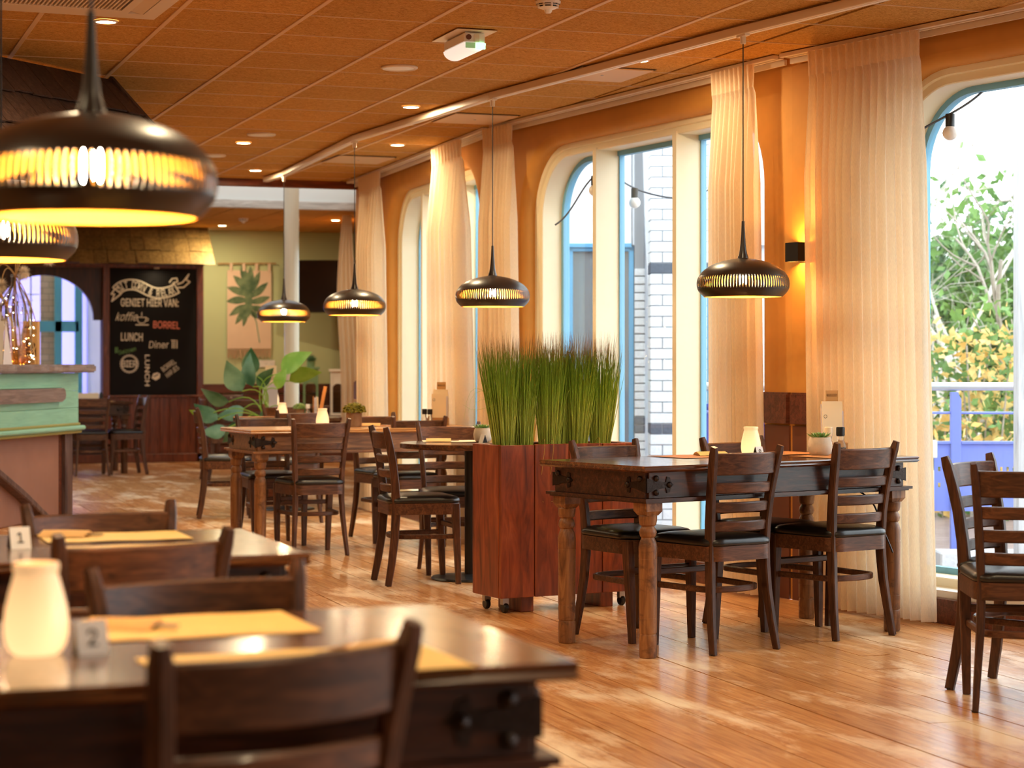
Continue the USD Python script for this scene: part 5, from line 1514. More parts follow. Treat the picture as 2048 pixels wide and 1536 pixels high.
for k, (x0, x1, h, tl, y0) in enumerate(((-0.28, 0.055, 0.33, -12, 0.0), (-0.28, 0.02, 0.40, -12, 0.05), (-0.30, -0.02, 0.45, -12, 0.09))):
    part(mst, 'leaflet', tf(b2(x0, x1, -0.004, 0.0, 0, h, 0), (0, y0, 0.0), rx=tl), M['menu_lilac'] if k else M['white_plastic'], smooth=False)
part(mst, 'side_wing', hull([(0.06, 0.0, 0), (0.11, 0.06, 0), (0.06, -0.004, 0), (0.115, 0.06, 0), (0.06, 0.07, 0.325), (0.066, 0.07, 0.325)]), M['menu_lilac'], smooth=False)
cx_, cy_ = CP(-0.72, 0.48)
gbx = thing('green_carton', 'green carton with a gold band behind the bottle', 'box', (cx_, cy_, ZC), -18)
part(gbx, 'carton', b2(-0.16, 0.02, -0.05, 0.05, 0, 0.40, 0.003), plain('green_print', S(74, 150, 70), 0.5), smooth=False)
part(gbx, 'gold_band', b2(-0.161, 0.021, -0.051, 0.051, 0.155, 0.185, 0), plain('gold_print', S(200, 164, 60), 0.4), smooth=False)
cx_, cy_ = CP(0.02, 0.35)
tl_ = thing('tealight_glass', 'small glowing tealight at the right end of the counter', 'candle', (cx_, cy_, ZC))
part(tl_, 'glass', lathe([(0.0, 0.0), (0.030, 0.0), (0.034, 0.01), (0.034, 0.075), (0.031, 0.075), (0.031, 0.012), (0.0, 0.01)], 24, cap=False), M['jar_lit'])
part(tl_, 'flame', tf(lathe([(0.0, 0.012), (0.012, 0.02), (0.012, 0.045), (0.0, 0.06)], 14, cap=False)), emit('flame', (1, 0.7, 0.35), 12.0))

# ---------------------------------------------------------------- shingled bar roof hanging from the ceiling
M['shingle_dark'] = wood('old_shingle_dark', S(40, 27, 22), S(64, 44, 36), S(88, 64, 54), (18, 18, 2.0), rough=0.55, bump=0.2, rand=0.2)
M['shingle'] = wood('cedar_shingle', S(96, 76, 40), S(136, 110, 62), S(160, 134, 80), (14, 14, 2), rough=0.6, bump=0.2, rand=0.18)
brf = thing('bar_roof', 'dark shingled roof over the bar hanging below the ceiling at the left', 'roof', (0, 0, 0))
e0 = np.array([-0.60, 8.985])       # on the ceiling
e1 = np.array([1.648, 11.226])
td = (e1 - e0) / np.linalg.norm(e1 - e0)
nd = np.array([td[1], -td[0]])       # outward, to the room
Ltop = np.linalg.norm(e1 - e0)
drop, run = 0.56, 0.46
sl_len = math.hypot(drop, run)
def RP(u, s, lift=0.0):
    q = e0 + td * u + nd * run * s + nd * lift * drop / sl_len
    return np.array([q[0], q[1], CEIL - 0.012 - drop * s + lift * run / sl_len])
def hipu(s):
    return Ltop + run * s * math.tan(math.radians(22.5))
part(brf, 'deck', hull([RP(-0.6, 0, -0.012), RP(hipu(0), 0, -0.012), RP(-0.6, 1, -0.012), RP(hipu(1), 1, -0.012), RP(-0.6, 0, -0.04), RP(hipu(0), 0, -0.04), RP(-0.6, 1, -0.04), RP(hipu(1), 1, -0.04)]), M['partition'], smooth=False)
rows = 3
rs = random.Random(5)
for k in range(rows):
    s0, s1 = k / rows, (k + 1.12) / rows
    u = Ltop + 0.6 - rs.random() * 0.05
    while u > -0.5:
        w = 0.142 + rs.random() * 0.022
        ua, ub = u - w, u
        u -= w + 0.004
        um0, um1 = min(ub, hipu(s0)), min(ub, hipu(min(s1, 1.1)))
        if ua > um0 - 0.01:
            continue
        jj = rs.uniform(-0.012, 0.012)
        pts = [RP(ua, s0, -0.012 + 0.001), RP(um0, s0, -0.011), RP(ua, s1 + jj, 0.010), RP(um1, s1 + jj, 0.010), RP(ua, s0, -0.004), RP(um0, s0, -0.004), RP(ua, s1 + jj, 0.020), RP(um1, s1 + jj, 0.020)]
        part(brf, 'shingle', hull(pts), M['shingle_dark'], smooth=False)
part(brf, 'hip_board', hull([RP(hipu(s) + a, s, l) for s in (0, 1.08) for a in (-0.01, 0.02) for l in (-0.03, 0.018)]), M['shingle_dark'], smooth=False)
q0, q1 = e1, e1 + np.array([0.0, 3.5])
nd2 = np.array([1.0, 0.0])
part(brf, 'side_slope', hull([RP(hipu(0), 0, -0.02), RP(hipu(1.05), 1.05, -0.02), RP(hipu(0), 0, -0.05), RP(hipu(1.05), 1.05, -0.05), (q1[0] - 0.05, q1[1], CEIL - 0.012), (q1[0] - 0.05 + run, q1[1], CEIL - 0.012 - drop), (q1[0] - 0.09, q1[1], CEIL - 0.012), (q1[0] - 0.09 + run, q1[1], CEIL - 0.012 - drop)]), M['shingle_dark'], smooth=False)
part(brf, 'soffit_board', hull([RP(-0.6, 1.05, 0.0), RP(hipu(1.05), 1.05, 0.0), RP(-0.6, 1.05, -0.03), RP(hipu(1.05), 1.05, -0.03), RP(-0.6, 1.1, -0.10), RP(hipu(1.05), 1.1, -0.10)]), M['shingle_dark'], smooth=False)
# canopy of paler shingles over the blackboard
cnp = thing('shingle_canopy', 'pale cedar shingle canopy above the blackboard', 'roof', (0, 0, 0))
yb0, yb1, zc0, zc1 = 24.35, 24.84, 2.425, 2.93
part(cnp, 'deck', hull([(1.25, yb0 + 0.03, zc0), (4.80, yb0 + 0.03, zc0), (1.25, yb1, zc1), (4.80, yb1, zc1), (1.25, yb1, zc0), (4.80, yb1, zc0)]), M['partition'], smooth=False)
for k in range(3):
    za, zb_ = zc1 - (zc1 - zc0) * k / 3, zc1 - (zc1 - zc0) * (k + 1.1) / 3
    ya, yb_ = yb1 - (yb1 - yb0) * k / 3, yb1 - (yb1 - yb0) * (k + 1.1) / 3
    x = 1.30 - rs.random() * 0.1
    while x < 4.82:
        w = 0.14 + rs.random() * 0.045
        jj = rs.uniform(-0.01, 0.01)
        x1 = min(x + w, 4.84)
        part(cnp, 'shingle', hull([(x, ya, za), (x1, ya, za), (x, yb_ - 0.012, zb_ + jj), (x1, yb_ - 0.012, zb_ + jj), (x, ya - 0.012, za), (x1, ya - 0.012, za), (x, yb_ - 0.03, zb_ + jj), (x1, yb_ - 0.03, zb_ + jj)]), M['shingle'], smooth=False)
        x += w + 0.003
solo('timber_beam', hull([(3.05, 17.3, 2.63), (3.2, 17.3, 2.63), (3.05, 17.3, 2.73), (3.2, 17.3, 2.73), (3.85, 22.0, 2.70), (4.0, 22.0, 2.70), (3.85, 22.0, 2.83), (4.0, 22.0, 2.83)]), M['shingle'], 'brown beam running back below the roof light, right of the bar roof', 'beam', smooth=False)

# ---------------------------------------------------------------- column
col = thing('column', 'round cream metal column under the roof light', 'column', (4.64, 19.5, 0))
part(col, 'shaft', lathe([(0.0, 0.0), (0.072, 0.0), (0.072, 4.1), (0.0, 4.1)], 32, cap=False), plain('column_paint', S(216, 204, 178), 0.3, coat=0.3), smooth=40)
part(col, 'foot_ring', lathe([(0.072, 0.0), (0.095, 0.0), (0.095, 0.03), (0.072, 0.04)], 32, cap=False), M['track'])

# ---------------------------------------------------------------- blackboard
M['board'] = plain('blackboard_slate', S(34, 33, 34), 0.8, 0.1, var=0.12, nscale=2.5)
M['chalk'] = plain('chalk_cream', S(240, 232, 210), 0.9, 0.1)
M['chalk_red'] = plain('chalk_red', S(232, 140, 118), 0.9, 0.1)
M['chalk_green'] = plain('chalk_green', S(130, 176, 110), 0.9, 0.1)
YBB = YP - 0.028
bb = thing('blackboard', 'large blackboard with chalk lettering in a dark wooden frame', 'blackboard', (3.655, YBB, 0.83))
BW, BH = 1.06, 1.55
part(bb, 'slate', b2(0, BW, 0.0, 0.02, 0, BH, 0), M['board'], smooth=False)


def bpt(px, py):
    """Board coordinates (metres right of, above its lower left corner) of a point measured on the 170 x 250 grid of the board."""
    return (px - 219) / 170.0 * BW, (790 - py) / 250.0 * BH


def chalk(mesh2d, px, py, mat_='chalk', rot=0.0, skew=0.0, sx=1.0, name='chalk_lettering'):
    m = mesh2d.copy()
    c = (m.bounds[0] + m.bounds[1]) / 2
    m.apply_translation((-c[0], -c[1], 0))
    v = np.array(m.vertices)
    v[:, 0] = v[:, 0] * sx + v[:, 1] * skew
    m = tf(trimesh.Trimesh(v, m.faces, process=False), rz=rot)
    x, z = bpt(px, py)
    return part(bb, name, tf(tf(m, rx=90), (x, 0.0, z)), M[mat_], smooth=False)


def stroke(pts, w, closed=False):
    ln = LineString(pts + ([pts[0]] if closed else []))
    return extr(ln.buffer(w / 2, quad_segs=3), 0.0015)


sxm = BW / 170.0
chalk(lettering('GENIET HIER VAN:', 0.092, 0.0015, True), 297, 608, sx=0.62)
chalk(lettering('koffie', 0.10, 0.0015), 253, 636, skew=0.35, sx=0.72)
chalk(lettering('BORREL', 0.085, 0.0015, True), 330, 652, 'chalk_red', rot=-2, sx=0.75)
chalk(lettering('LUNCH', 0.095, 0.0015, True), 262, 676, rot=-1, sx=0.6)
chalk(lettering('Diner', 0.085, 0.0015), 315, 691, skew=0.12, sx=0.85)
chalk(lettering('Seizoen', 0.05, 0.0015), 253, 703, 'chalk_green', rot=14, skew=0.2, sx=0.85)
chalk(lettering('BIER', 0.08, 0.0015, True), 257, 729, sx=0.72)
chalk(lettering('BORREL', 0.062, 0.0015), 334, 732, rot=35, sx=0.62)
chalk(lettering('HAPJES', 0.058, 0.0015), 341, 744, rot=38, sx=0.62)

chalk(lettering('LUNCH', 0.055, 0.0015, True), 292, 742, rot=-90, sx=1.5)
# cup, cutlery, seal, sandwich drawings
chalk(cat_(stroke([(-0.06, 0.03), (-0.05, -0.02), (-0.03, -0.04), (0.02, -0.04), (0.04, -0.02), (0.05, 0.03)], 0.010, True), stroke([(0.05, 0.02), (0.075, 0.015), (0.07, -0.01), (0.04, -0.015)], 0.009), stroke([(-0.075, -0.062), (0.075, -0.062)], 0.014), stroke([(-0.01, 0.045), (0.0, 0.06), (-0.008, 0.075), (0.0, 0.09)], 0.008)), 282, 640, name='chalk_cup')
chalk(cat_(*[stroke([(dx, -0.05), (dx, 0.045)], 0.012) for dx in (0, 0.025, 0.055)] + [stroke([(-0.012, 0.045), (0.035, 0.045)], 0.012)]), 345, 690, name='chalk_cutlery')
chalk(cat_(*[stroke([(dx, -0.035), (dx, 0.03)], 0.010) for dx in (0, 0.022)]), 232, 702, 'chalk_green', name='chalk_cutlery')
chalk(cat_(extr(Point(0, 0).buffer(0.102).difference(Point(0, 0).buffer(0.09)), 0.0015), extr(unary_union([affinity.rotate(sbox(0.095, -0.008, 0.115, 0.008), q * 15, origin=(0, 0)) for q in range(24)]), 0.0015)), 257, 729, name='chalk_seal')
chalk(extr(Polygon([(-0.05, -0.02), (-0.03, 0.035), (0.02, 0.05), (0.055, 0.03), (0.05, -0.02), (0.0, -0.05)]).difference(LineString([(-0.02, 0.0), (0.03, 0.025)]).buffer(0.006)), 0.0015), 309, 754, name='chalk_sandwich')
# ribbon banner with its words
ctr = [bpt(*p) for p in ((233, 585), (242, 577), (256, 573), (272, 574), (290, 582), (305, 588), (320, 589), (335, 586), (350, 579))]
ct_ = smoothcurve(np.array([(x, z) for x, z in ctr]), 60)
tg = np.gradient(ct_, axis=0)
tg /= np.linalg.norm(tg, axis=1, keepdims=True)
nm = np.stack([-tg[:, 1], tg[:, 0]], -1)
hw = 0.06
outline = np.vstack([ct_ + nm * hw, (ct_ - nm * hw)[::-1]])
ribbon = [LineString(np.vstack([outline, outline[:1]])).buffer(0.009)]
t1 = [bpt(*p) for p in ((352, 571), (362, 567), (374, 551), (369, 562), (376, 566), (364, 577), (351, 578))]
t2 = [bpt(*p) for p in ((236, 578), (228, 583), (222, 592), (228, 592), (223, 606), (240, 592))]
cu = [bpt(*p) for p in ((336, 567), (341, 560), (350, 559), (352, 566), (344, 568), (340, 575))]
for tt_ in (t1, t2, cu):
    ribbon.append(LineString(tt_).buffer(0.009))
rb = extr(unary_union(ribbon), 0.0015)
part(bb, 'chalk_ribbon', tf(rb, rx=90), M['chalk'], smooth=False)
words = 'SIT DOWN & RELAX'
pos = np.linspace(3, 55, len(words))
for ch, p_ in zip(words, pos):
    if ch == ' ':
        continue
    m = lettering(ch, 0.085, 0.0015, True)
    c = (m.bounds[0] + m.bounds[1]) / 2
    m.apply_translation((-c[0], -c[1], 0))
    q = int(round(p_))
    m = tf(m, sc=(0.62, 1, 1))
    m = tf(m, rz=math.degrees(math.atan2(tg[q, 1], tg[q, 0])))
    part(bb, 'chalk_lettering', tf(tf(m, rx=90), (ct_[q, 0], 0.0, ct_[q, 1])), M['chalk'], smooth=False)

# ---------------------------------------------------------------- green wall: leaf hanging, screen, sockets, lanterns
wh = thing('wall_hanging', 'pinkish cloth wall hanging with a large green leaf and fringe', 'wall hanging', (5.42, 25.07, 1.40))
M['hanging'] = plain('hanging_cloth', S(228, 200, 176), 0.85, 0.2, var=0.04, nscale=5)
WW, HH = 0.56, 0.98
part(wh, 'rod', tf(tube([(-0.40, -0.012, 1.06), (0.34, -0.012, 1.075)], 0.008, 8)), M['box_wood'])
part(wh, 'cloth', b2(-WW / 2, WW / 2, -0.012, -0.006, 0, HH, 0), M['hanging'], smooth=False)
for k in range(4):
    xx = -WW / 2 + 0.03 + k * 0.162
    part(wh, 'loop', b2(xx, xx + 0.035, -0.02, -0.004, HH - 0.01, HH + 0.09, 0.002), M['hanging'], smooth=False)
fg = MB()
for k in range(44):
    xx = -WW / 2 + (k + 0.5) * WW / 44
    fg.add(tube([(xx, -0.009, 0.005), (xx + rs.uniform(-0.006, 0.006), -0.011, -0.05), (xx + rs.uniform(-0.01, 0.01), -0.009, -0.10 - rs.random() * 0.03)], 0.0045, 5))
part(wh, 'fringe', fg.mesh(), plain('fringe_cotton', S(206, 172, 140), 0.9), smooth=True, kind='stuff')
lobes = [(100, 0.30, 0.055), (75, 0.28, 0.05), (125, 0.27, 0.05), (50, 0.29, 0.045), (150, 0.29, 0.045), (25, 0.30, 0.045), (172, 0.28, 0.045), (2, 0.28, 0.042), (195, 0.27, 0.042), (-20, 0.25, 0.04), (214, 0.24, 0.04), (-42, 0.2, 0.035), (232, 0.18, 0.035)]
sh_ = [Polygon([(0, 0.33), (0.03, 0.25), (0.05, 0.1), (0.04, -0.1), (0.0, -0.17), (-0.04, -0.1), (-0.05, 0.1), (-0.03, 0.25)])]
for a, ln, w in lobes:
    y0 = 0.12 * math.sin(math.radians(a))
    c, s = math.cos(math.radians(a)), math.sin(math.radians(a))
    sp_ = []
    for q in range(11):
        f = q / 10
        sp_.append((f * ln, w * math.sin(PI * min(1, f * 0.9 + 0.1)) * (0.7 + 0.5 * f), 0.05 * f * f))
    up_ = [(x_, b + y_) for x_, y_, b in sp_]
    dn_ = [(x_, b - y_) for x_, y_, b in sp_][::-1]
    P = Polygon([(c * x_ - s * y_, s * x_ + c * y_ + y0) for x_, y_ in up_ + dn_]).buffer(0)
    sh_.append(P)
lf = unary_union(sh_)
lf = lf.intersection(sbox(-0.275, -0.5, 0.275, 0.5))
lf = affinity.scale(lf, 1.0, 1.15, origin=(0, 0))
part(wh, 'printed_leaf', tf(tf(extr(lf, 0.0012), rx=90), (-0.01, -0.0125, 0.58)), leaf_mat('printed_leaf', S(84, 116, 84), S(140, 162, 122), 9), smooth=False)
part(wh, 'printed_stem', tf(tf(extr(LineString([(0.04, -0.1), (0.10, -0.25), (0.14, -0.5)]).buffer(0.006), 0.0012), rx=90), (-0.01, -0.0125, 0.58)), M['monstera'], smooth=False)
tv = thing('television', 'dark flat screen tilted out from the green wall', 'television', (6.30, 24.5, 2.17), 0)
scr = tf(b2(-0.50, 0.50, -0.03, 0.03, -0.33, 0.33, 0.006), rx=-8)
part(tv, 'screen', tf(scr, rz=-22), plain('screen_black', S(18, 12, 12), 0.15, 0.5), smooth=False)
part(tv, 'side_housing', tf(hull([(-0.50, -0.0, 0.33), (-0.50, 0.05, 0.33), (-0.50, -0.0, -0.33), (-0.50, 0.05, -0.33), (-0.15, 0.25, -0.25), (-0.15, 0.25, 0.2)]), rz=-22), M['black'], smooth=False)
part(tv, 'bracket', b2(-0.04, 0.04, 0.1, 0.56, -0.06, 0.06, 0.004), M['black'], smooth=False)
so = thing('wall_socket', 'white triple wall socket plate on the green wall', 'socket', (5.64, 25.095, 1.21))
part(so, 'plate', b2(-0.115, 0.115, -0.012, 0.0, -0.045, 0.045, 0.004), M['white_plastic'], smooth=False)
for dx in (0.0, 0.077):
    part(so, 'outlet', tf(lathe([(0.0, -0.008), (0.018, -0.008), (0.021, 0.0)], 18, cap=False), (dx, -0.0128, 0), rx=90), M['track'])
    for q in (-1, 1):
        part(so, 'hole', b2(dx + q * 0.0095 - 0.003, dx + q * 0.0095 + 0.003, -0.0135, -0.006, -0.003, 0.003, 0), M['black'], smooth=False)
bn = thing('bench', 'red-brown wooden bench against the green wall on the right', 'bench', (6.50, 24.72, 0))
part(bn, 'seat', b2(-0.62, 0.55, -0.28, 0.30, 0.50, 0.56, 0.004), M['dado_board_x'], smooth=False)
part(bn, 'front', b2(-0.60, 0.53, -0.24, -0.20, 0.0, 0.50, 0.004), M['dado'], smooth=False)
part(bn, 'side', b2(-0.60, -0.56, -0.2, 0.30, 0.0, 0.50, 0.004), M['dado'], smooth=False)
part(bn, 'back_step', b2(-0.2, 0.55, 0.10, 0.30, 0.56, 0.86, 0.004), M['dado_board_x'], smooth=False)
M['lantern_green'] = plain('lantern_green', S(120, 160, 120), 0.5)


def lantern(x, y, z, rz, w, h, mat_, label, ring=True):
    t = thing('lantern', label, 'lantern', (x, y, z), rz)
    a = w / 2
    part(t, 'base', b2(-a, a, -a, a, 0, 0.03, 0.003), mat_, smooth=False)
    for sx in (-1, 1):
        for sy in (-1, 1):
            part(t, 'post', b2(sx * a - sx * 0.02 - 0.012, sx * a - sx * 0.02 + 0.012, sy * a - sy * 0.02 - 0.012, sy * a - sy * 0.02 + 0.012, 0.03, h, 0.002), mat_, smooth=False)
    part(t, 'top', b2(-a - 0.01, a + 0.01, -a - 0.01, a + 0.01, h, h + 0.03, 0.003), mat_, smooth=False)
    for sy in (-1, 1):
        ar = sbox(-a + 0.02, 0.55 * h, a - 0.02, h).difference(Point(0, 0.6 * h).buffer(a - 0.03))
        part(t, 'arch_panel', tf(tf(extr(ar, 0.008), rx=90), (0, sy * (a - 0.02) + 0.004, 0)), mat_, smooth=False)
    for sy in (-1, 1):
        part(t, 'pane', b2(-a + 0.03, a - 0.03, sy * (a - 0.03) - 0.001, sy * (a - 0.03) + 0.001, 0.04, h - 0.005, 0), M['pane'], smooth=False)
    if ring:
        part(t, 'chimney', b2(-0.045, 0.045, -0.045, 0.045, h + 0.03, h + 0.11, 0.003), mat_, smooth=False)
        part(t, 'handle', tf(tube([(0.05 * math.cos(q), 0, h + 0.11 + 0.05 * math.sin(q)) for q in np.linspace(0, PI, 10)], 0.005, 6)), mat_)
    return t


lantern(6.10, 24.62, 0.562, -12, 0.20, 0.58, M['lantern_green'], 'tall green lantern with an arched front on the bench')
lantern(6.43, 24.55, 0.562, -12, 0.20, 0.55, M['white_wall'], 'tall white lantern on the bench, half behind the curtain', ring=False)
sp2 = thing('small_plant', 'small dark plant in a green pot on top of the lantern', 'potted plant', (6.10, 24.58, 0.562 + 0.58 + 0.031))
part(sp2, 'pot', lathe([(0.0, 0.0), (0.04, 0.0), (0.05, 0.07), (0.0, 0.07)], 16, cap=False), M['lantern_green'])
n = 90
d = rq.normal(size=(n, 3)); d[:, 2] = np.abs(d[:, 2]); d /= np.linalg.norm(d, axis=1, keepdims=True)
part(sp2, 'leaves', blade_mesh(np.tile([[0, 0, 0.06]], (n, 1)) + d * 0.02, np.array([0, 0, 0.07]) + d * 0.085, np.full(n, 0.006), np.zeros((n, 3))), M['monstera'], smooth=False, kind='stuff')
# ---------------------------------------------------------------- outside: deck, neighbouring wing, railing, trees
def VP(d, px):
    """Ground position at distance d along the view and px pixels right of the picture's centre column (used only to lay the outside out)."""
    x = px / 4050.0 * d
    return d * SN + x * CS, d * CS - x * SN


gnd = solo('ground', b2(7.0, 60, -10, 70, -0.9, -0.8, 0), plain('garden_ground', S(110, 112, 84), 0.9, var=0.2, nscale=0.8), 'grey-green garden ground outside the windows', 'ground', kind='structure', smooth=False)
M['deck'] = wood('wet_deck_board', S(96, 78, 80), S(136, 116, 118), S(166, 150, 150), (1.2, 12, 12), rough=0.3, bump=0.1, rand=0.12)
dk = thing('deck', 'wet grey-brown deck boards outside the windows', 'deck', kind='structure')
wallline = LineString([SEG['A'][0], SEG['B'][0], SEG['C'][0], SEG['D'][0], SEG['D'][1]])
deckpoly = Polygon([(6.1, 4.0), (5.35, 7.6), (5.15, 9.3), (4.8, 12.75), (4.98, 17.1), (5.6, 19.3), (9.6, 19.0), (9.9, 14.0), (9.6, 4.0)])
k = 0
for q in range(118):
    y0 = 3.9 + q * 0.14
    P = affinity.rotate(sbox(4.0, y0, 10.5, y0 + 0.132), -19, origin=(7, 11)).intersection(deckpoly)
    for g in getattr(P, 'geoms', [P]):
        if g.is_empty or g.area < 0.02:
            continue
        part(dk, 'deck_board', extr(g, 0.025, -0.075), M['deck'], smooth=False)
part(dk, 'joists', extr(deckpoly.buffer(-0.02), 0.05, -0.14), M['subfloor'], smooth=False)

M['block'] = plain('white_concrete_block', S(216, 218, 220), 0.8, 0.2, var=0.06, nscale=25, bump=0.3, bscale=50)
M['block_dark'] = plain('dark_concrete_block', S(92, 98, 108), 0.8, 0.2, var=0.1, nscale=25, bump=0.3, bscale=50)
M['mortar'] = plain('mortar_grey', S(140, 144, 150), 0.9)
M['facade'] = plain('white_facade_panel', S(230, 233, 238), 0.5, 0.3)
M['facade_frame'] = plain('facade_blue_frame', S(92, 164, 206), 0.45, 0.4)
M['dark_glass'] = usdkit.material(stage, LK('dark_window_glass'), {'p': ('principled_bsdf', {'base_color': S(120, 128, 132), 'roughness': 0.04, 'specular_ior_level': 0.9})}, [], surface='p.BSDF')


def pier(name_label, d, px0, px1, depth, z0, z1, bands, course=0.082, blen=0.19):
    """A pier of single blocks; its front stands across the view at distance d between two picture columns."""
    x0, x1 = (px0 - 1024) / 4050 * d, (px1 - 1024) / 4050 * d
    gx, gy = d * SN + x0 * CS, d * CS - x0 * SN
    t = thing('brick_pier', name_label, 'brick pier', (gx, gy, 0), -math.degrees(YAW))
    w = x1 - x0
    part(t, 'core', b2(0.006, w - 0.006, 0.006, depth, z0, z1, 0), M['mortar'], smooth=False)
    z, c = z0, 0
    while z < z1 - 0.02:
        mt = M['block_dark'] if any(a <= z + course / 2 <= b for a, b in bands) else M['block']
        x = 0.0 if c % 2 == 0 else -blen / 2
        while x < w - 0.01:
            a, b = max(x, 0.0), min(x + blen - 0.008, w)
            if b - a > 0.02:
                part(t, 'block', b2(a, b, 0.0 + pr.uniform(-0.001, 0.001), 0.06, z + 0.004, z + course - 0.004, 0.002), mt, smooth=False)
            x += blen
        y = 0.068
        while y < depth - 0.02:
            part(t, 'side_block', b2(-0.001, 0.05, y, min(y + blen, depth) - 0.008, z + 0.004, z + course - 0.004, 0.002), mt, smooth=False)
            y += blen
        z += course
        c += 1
    return t


zpx = lambda d, py: EYE + (728 - py) / 4050 * d
pier('white block pier with two dark bands outside, right half of the planter window', 15.5, 1301, 1420, 0.30, -0.07, 3.6, [(zpx(15.5, 547), zpx(15.5, 524)), (zpx(15.5, 870), zpx(15.5, 846))])
pier('white block pier with a dark cap outside, left edge of the planter window', 13.8, 1104, 1128, 0.22, -0.07, zpx(13.8, 428), [(zpx(13.8, 455), zpx(13.8, 428))])
fx, fy = VP(16.2, 1095 - 1024)
fcd = thing('neighbouring_wing', 'white neighbouring wing with a tall blue-framed window outside', 'building', (fx, fy, 0), -math.degrees(YAW))
w_ = (1420 - 1095) / 4050 * 16.2
zf = zpx(16.2, 490)
def fxp(px):
    return (px - 1095) / 4050 * 16.2
part(fcd, 'upper_panel', b2(-0.4, fxp(1263), 0.0, 0.10, zf, 3.9, 0.004), M['facade'], smooth=False)
part(fcd, 'upper_panel', b2(fxp(1264.5), w_ + 0.9, 0.02, 0.10, zf, 3.9, 0.004), M['facade'], smooth=False)
part(fcd, 'soffit_trim', b2(-0.4, fxp(1263), -0.02, 0.06, zf - 0.02, zf + 0.012, 0.003), M['facade_frame'], smooth=False)
for a, b in ((1104, 1116), (1128, 1146), (1258, 1268)):
    part(fcd, 'window_post', b2(fxp(a + 0.0), fxp(b), 0.01, 0.09, -0.07, zf - 0.01, 0.004), M['facade_frame'], smooth=False)
part(fcd, 'window_head', b2(-0.1, fxp(1268), 0.01, 0.09, zf - 0.05, zf - 0.01, 0.004), M['facade_frame'], smooth=False)
part(fcd, 'window_sill', b2(-0.1, fxp(1268), -0.01, 0.09, zpx(16.2, 905), zpx(16.2, 886), 0.004), M['facade_frame'], smooth=False)
part(fcd, 'window_pane', b2(fxp(1146), fxp(1258), 0.05, 0.055, zpx(16.2, 888), zf - 0.04, 0), M['dark_glass'], smooth=False)
part(fcd, 'side_pane', b2(fxp(1116), fxp(1128), 0.05, 0.055, 0.0, zf - 0.04, 0), M['dark_glass'], smooth=False)
part(fcd, 'parapet', b2(-0.1, fxp(1268), 0.02, 0.09, -0.07, zpx(16.2, 905), 0.003), M['block'], smooth=False)
part(fcd, 'joint_pier', b2(fxp(1269), fxp(1290), 0.0, 0.08, -0.07, 3.9, 0.003), M['mortar'], smooth=False)
z = -0.07
while z < zpx(16.2, 545):
    mt = M['block_dark'] if zpx(16.2, 870) < z < zpx(16.2, 838) else M['block']
    part(fcd, 'pier_block', b2(fxp(1269), fxp(1290), -0.012, 0.03, z + 0.004, z + 0.058, 0.002), mt, smooth=False)
    z += 0.066
part(fcd, 'rounded_gable', tf(tf(extr(Polygon([(fxp(1300), 1.4), (fxp(1300), 3.9), (fxp(1200), 3.9), (fxp(1262), 3.6), (fxp(1285), 3.0), (fxp(1290), 2.2)]), 0.04), rx=90), (0, -0.0, 0)), M['facade'], smooth=False)
part(fcd, 'wall_lamp_box', b2(fxp(1170), fxp(1190), -0.10, 0.0, zpx(16.2, 312), zpx(16.2, 302), 0.003), M['facade_frame'], smooth=False)
part(fcd, 'recess', b2(-0.6, w_ + 0.9, 0.12, 0.2, -0.07, 3.9, 0), M['facade'], smooth=False)
# arched grey trim in front at the left
ax_, ay_ = VP(13.9, 1104 - 1024)
art = thing('arch_trim', 'grey-white arch edge springing from the left block pier outside', 'arch', (ax_, ay_, 0), -math.degrees(YAW))
zz0 = zpx(13.9, 428)
o_ = [(0.0 + 0.5 * (1 - math.cos(q)), zz0 + 0.75 * math.sin(q)) for q in np.linspace(0, PI / 2, 16)]
i_ = [(0.075 + 0.45 * (1 - math.cos(q)), zz0 + 0.68 * math.sin(q)) for q in np.linspace(0, PI / 2, 16)]
part(art, 'rib', tf(extr(Polygon(o_ + i_[::-1]), 0.12), rx=90), M['mortar'], smooth=False)
o2 = [(x_ - 0.10, z_) for x_, z_ in o_]
part(art, 'outer_rib', tf(tf(extr(Polygon(o2 + o_[::-1]), 0.06), rx=90), (0, -0.02, 0)), M['facade'], smooth=False)
# farther block wall, seen in the right light of the planter window
pier('pale block wall outside between the mullion and the orange curtain', 19.0, 1380, 1475, 0.2, -0.07, 3.4, [], 0.085, 0.21)
bpost = thing('blue_post', 'light blue metal post with a domed top outside', 'post', (*VP(14.0, 1426 - 1024), 0), 0)
part(bpost, 'shaft', lathe([(0.0, -0.07), (0.042, -0.07), (0.042, 1.80), (0.036, 1.87), (0.02, 1.90), (0.0, 1.91)], 20, cap=False), M['facade_frame'])
# blue panel gate beside the block pier
M['royal'] = plain('royal_blue_paint', S(40, 66, 176), 0.4, 0.5)
gp = thing('blue_gate', 'royal blue metal gate panel beside the block pier outside', 'gate', (*VP(13.0, 1348 - 1024), 0), -math.degrees(YAW) - 8)
part(gp, 'post', b2(0.0, 0.05, -0.02, 0.03, -0.07, 1.02, 0.006), M['royal'], smooth=False)
part(gp, 'panel', b2(0.05, 0.62, -0.005, 0.01, 0.05, 0.95, 0.003), M['royal'], smooth=False)
for zz in (0.30, 0.62, 0.94):
    part(gp, 'rail', b2(0.05, 0.62, -0.02, 0.02, zz - 0.012, zz + 0.012, 0.003), M['royal'], smooth=False)
for zz in (0.2, 0.5, 0.8):
    part(gp, 'bolt', tf(lathe([(0.0, 0.0), (0.010, 0.0), (0.007, 0.006), (0.0, 0.008)], 10, cap=False), (0.025, -0.02, zz), rx=90), M['steel'])
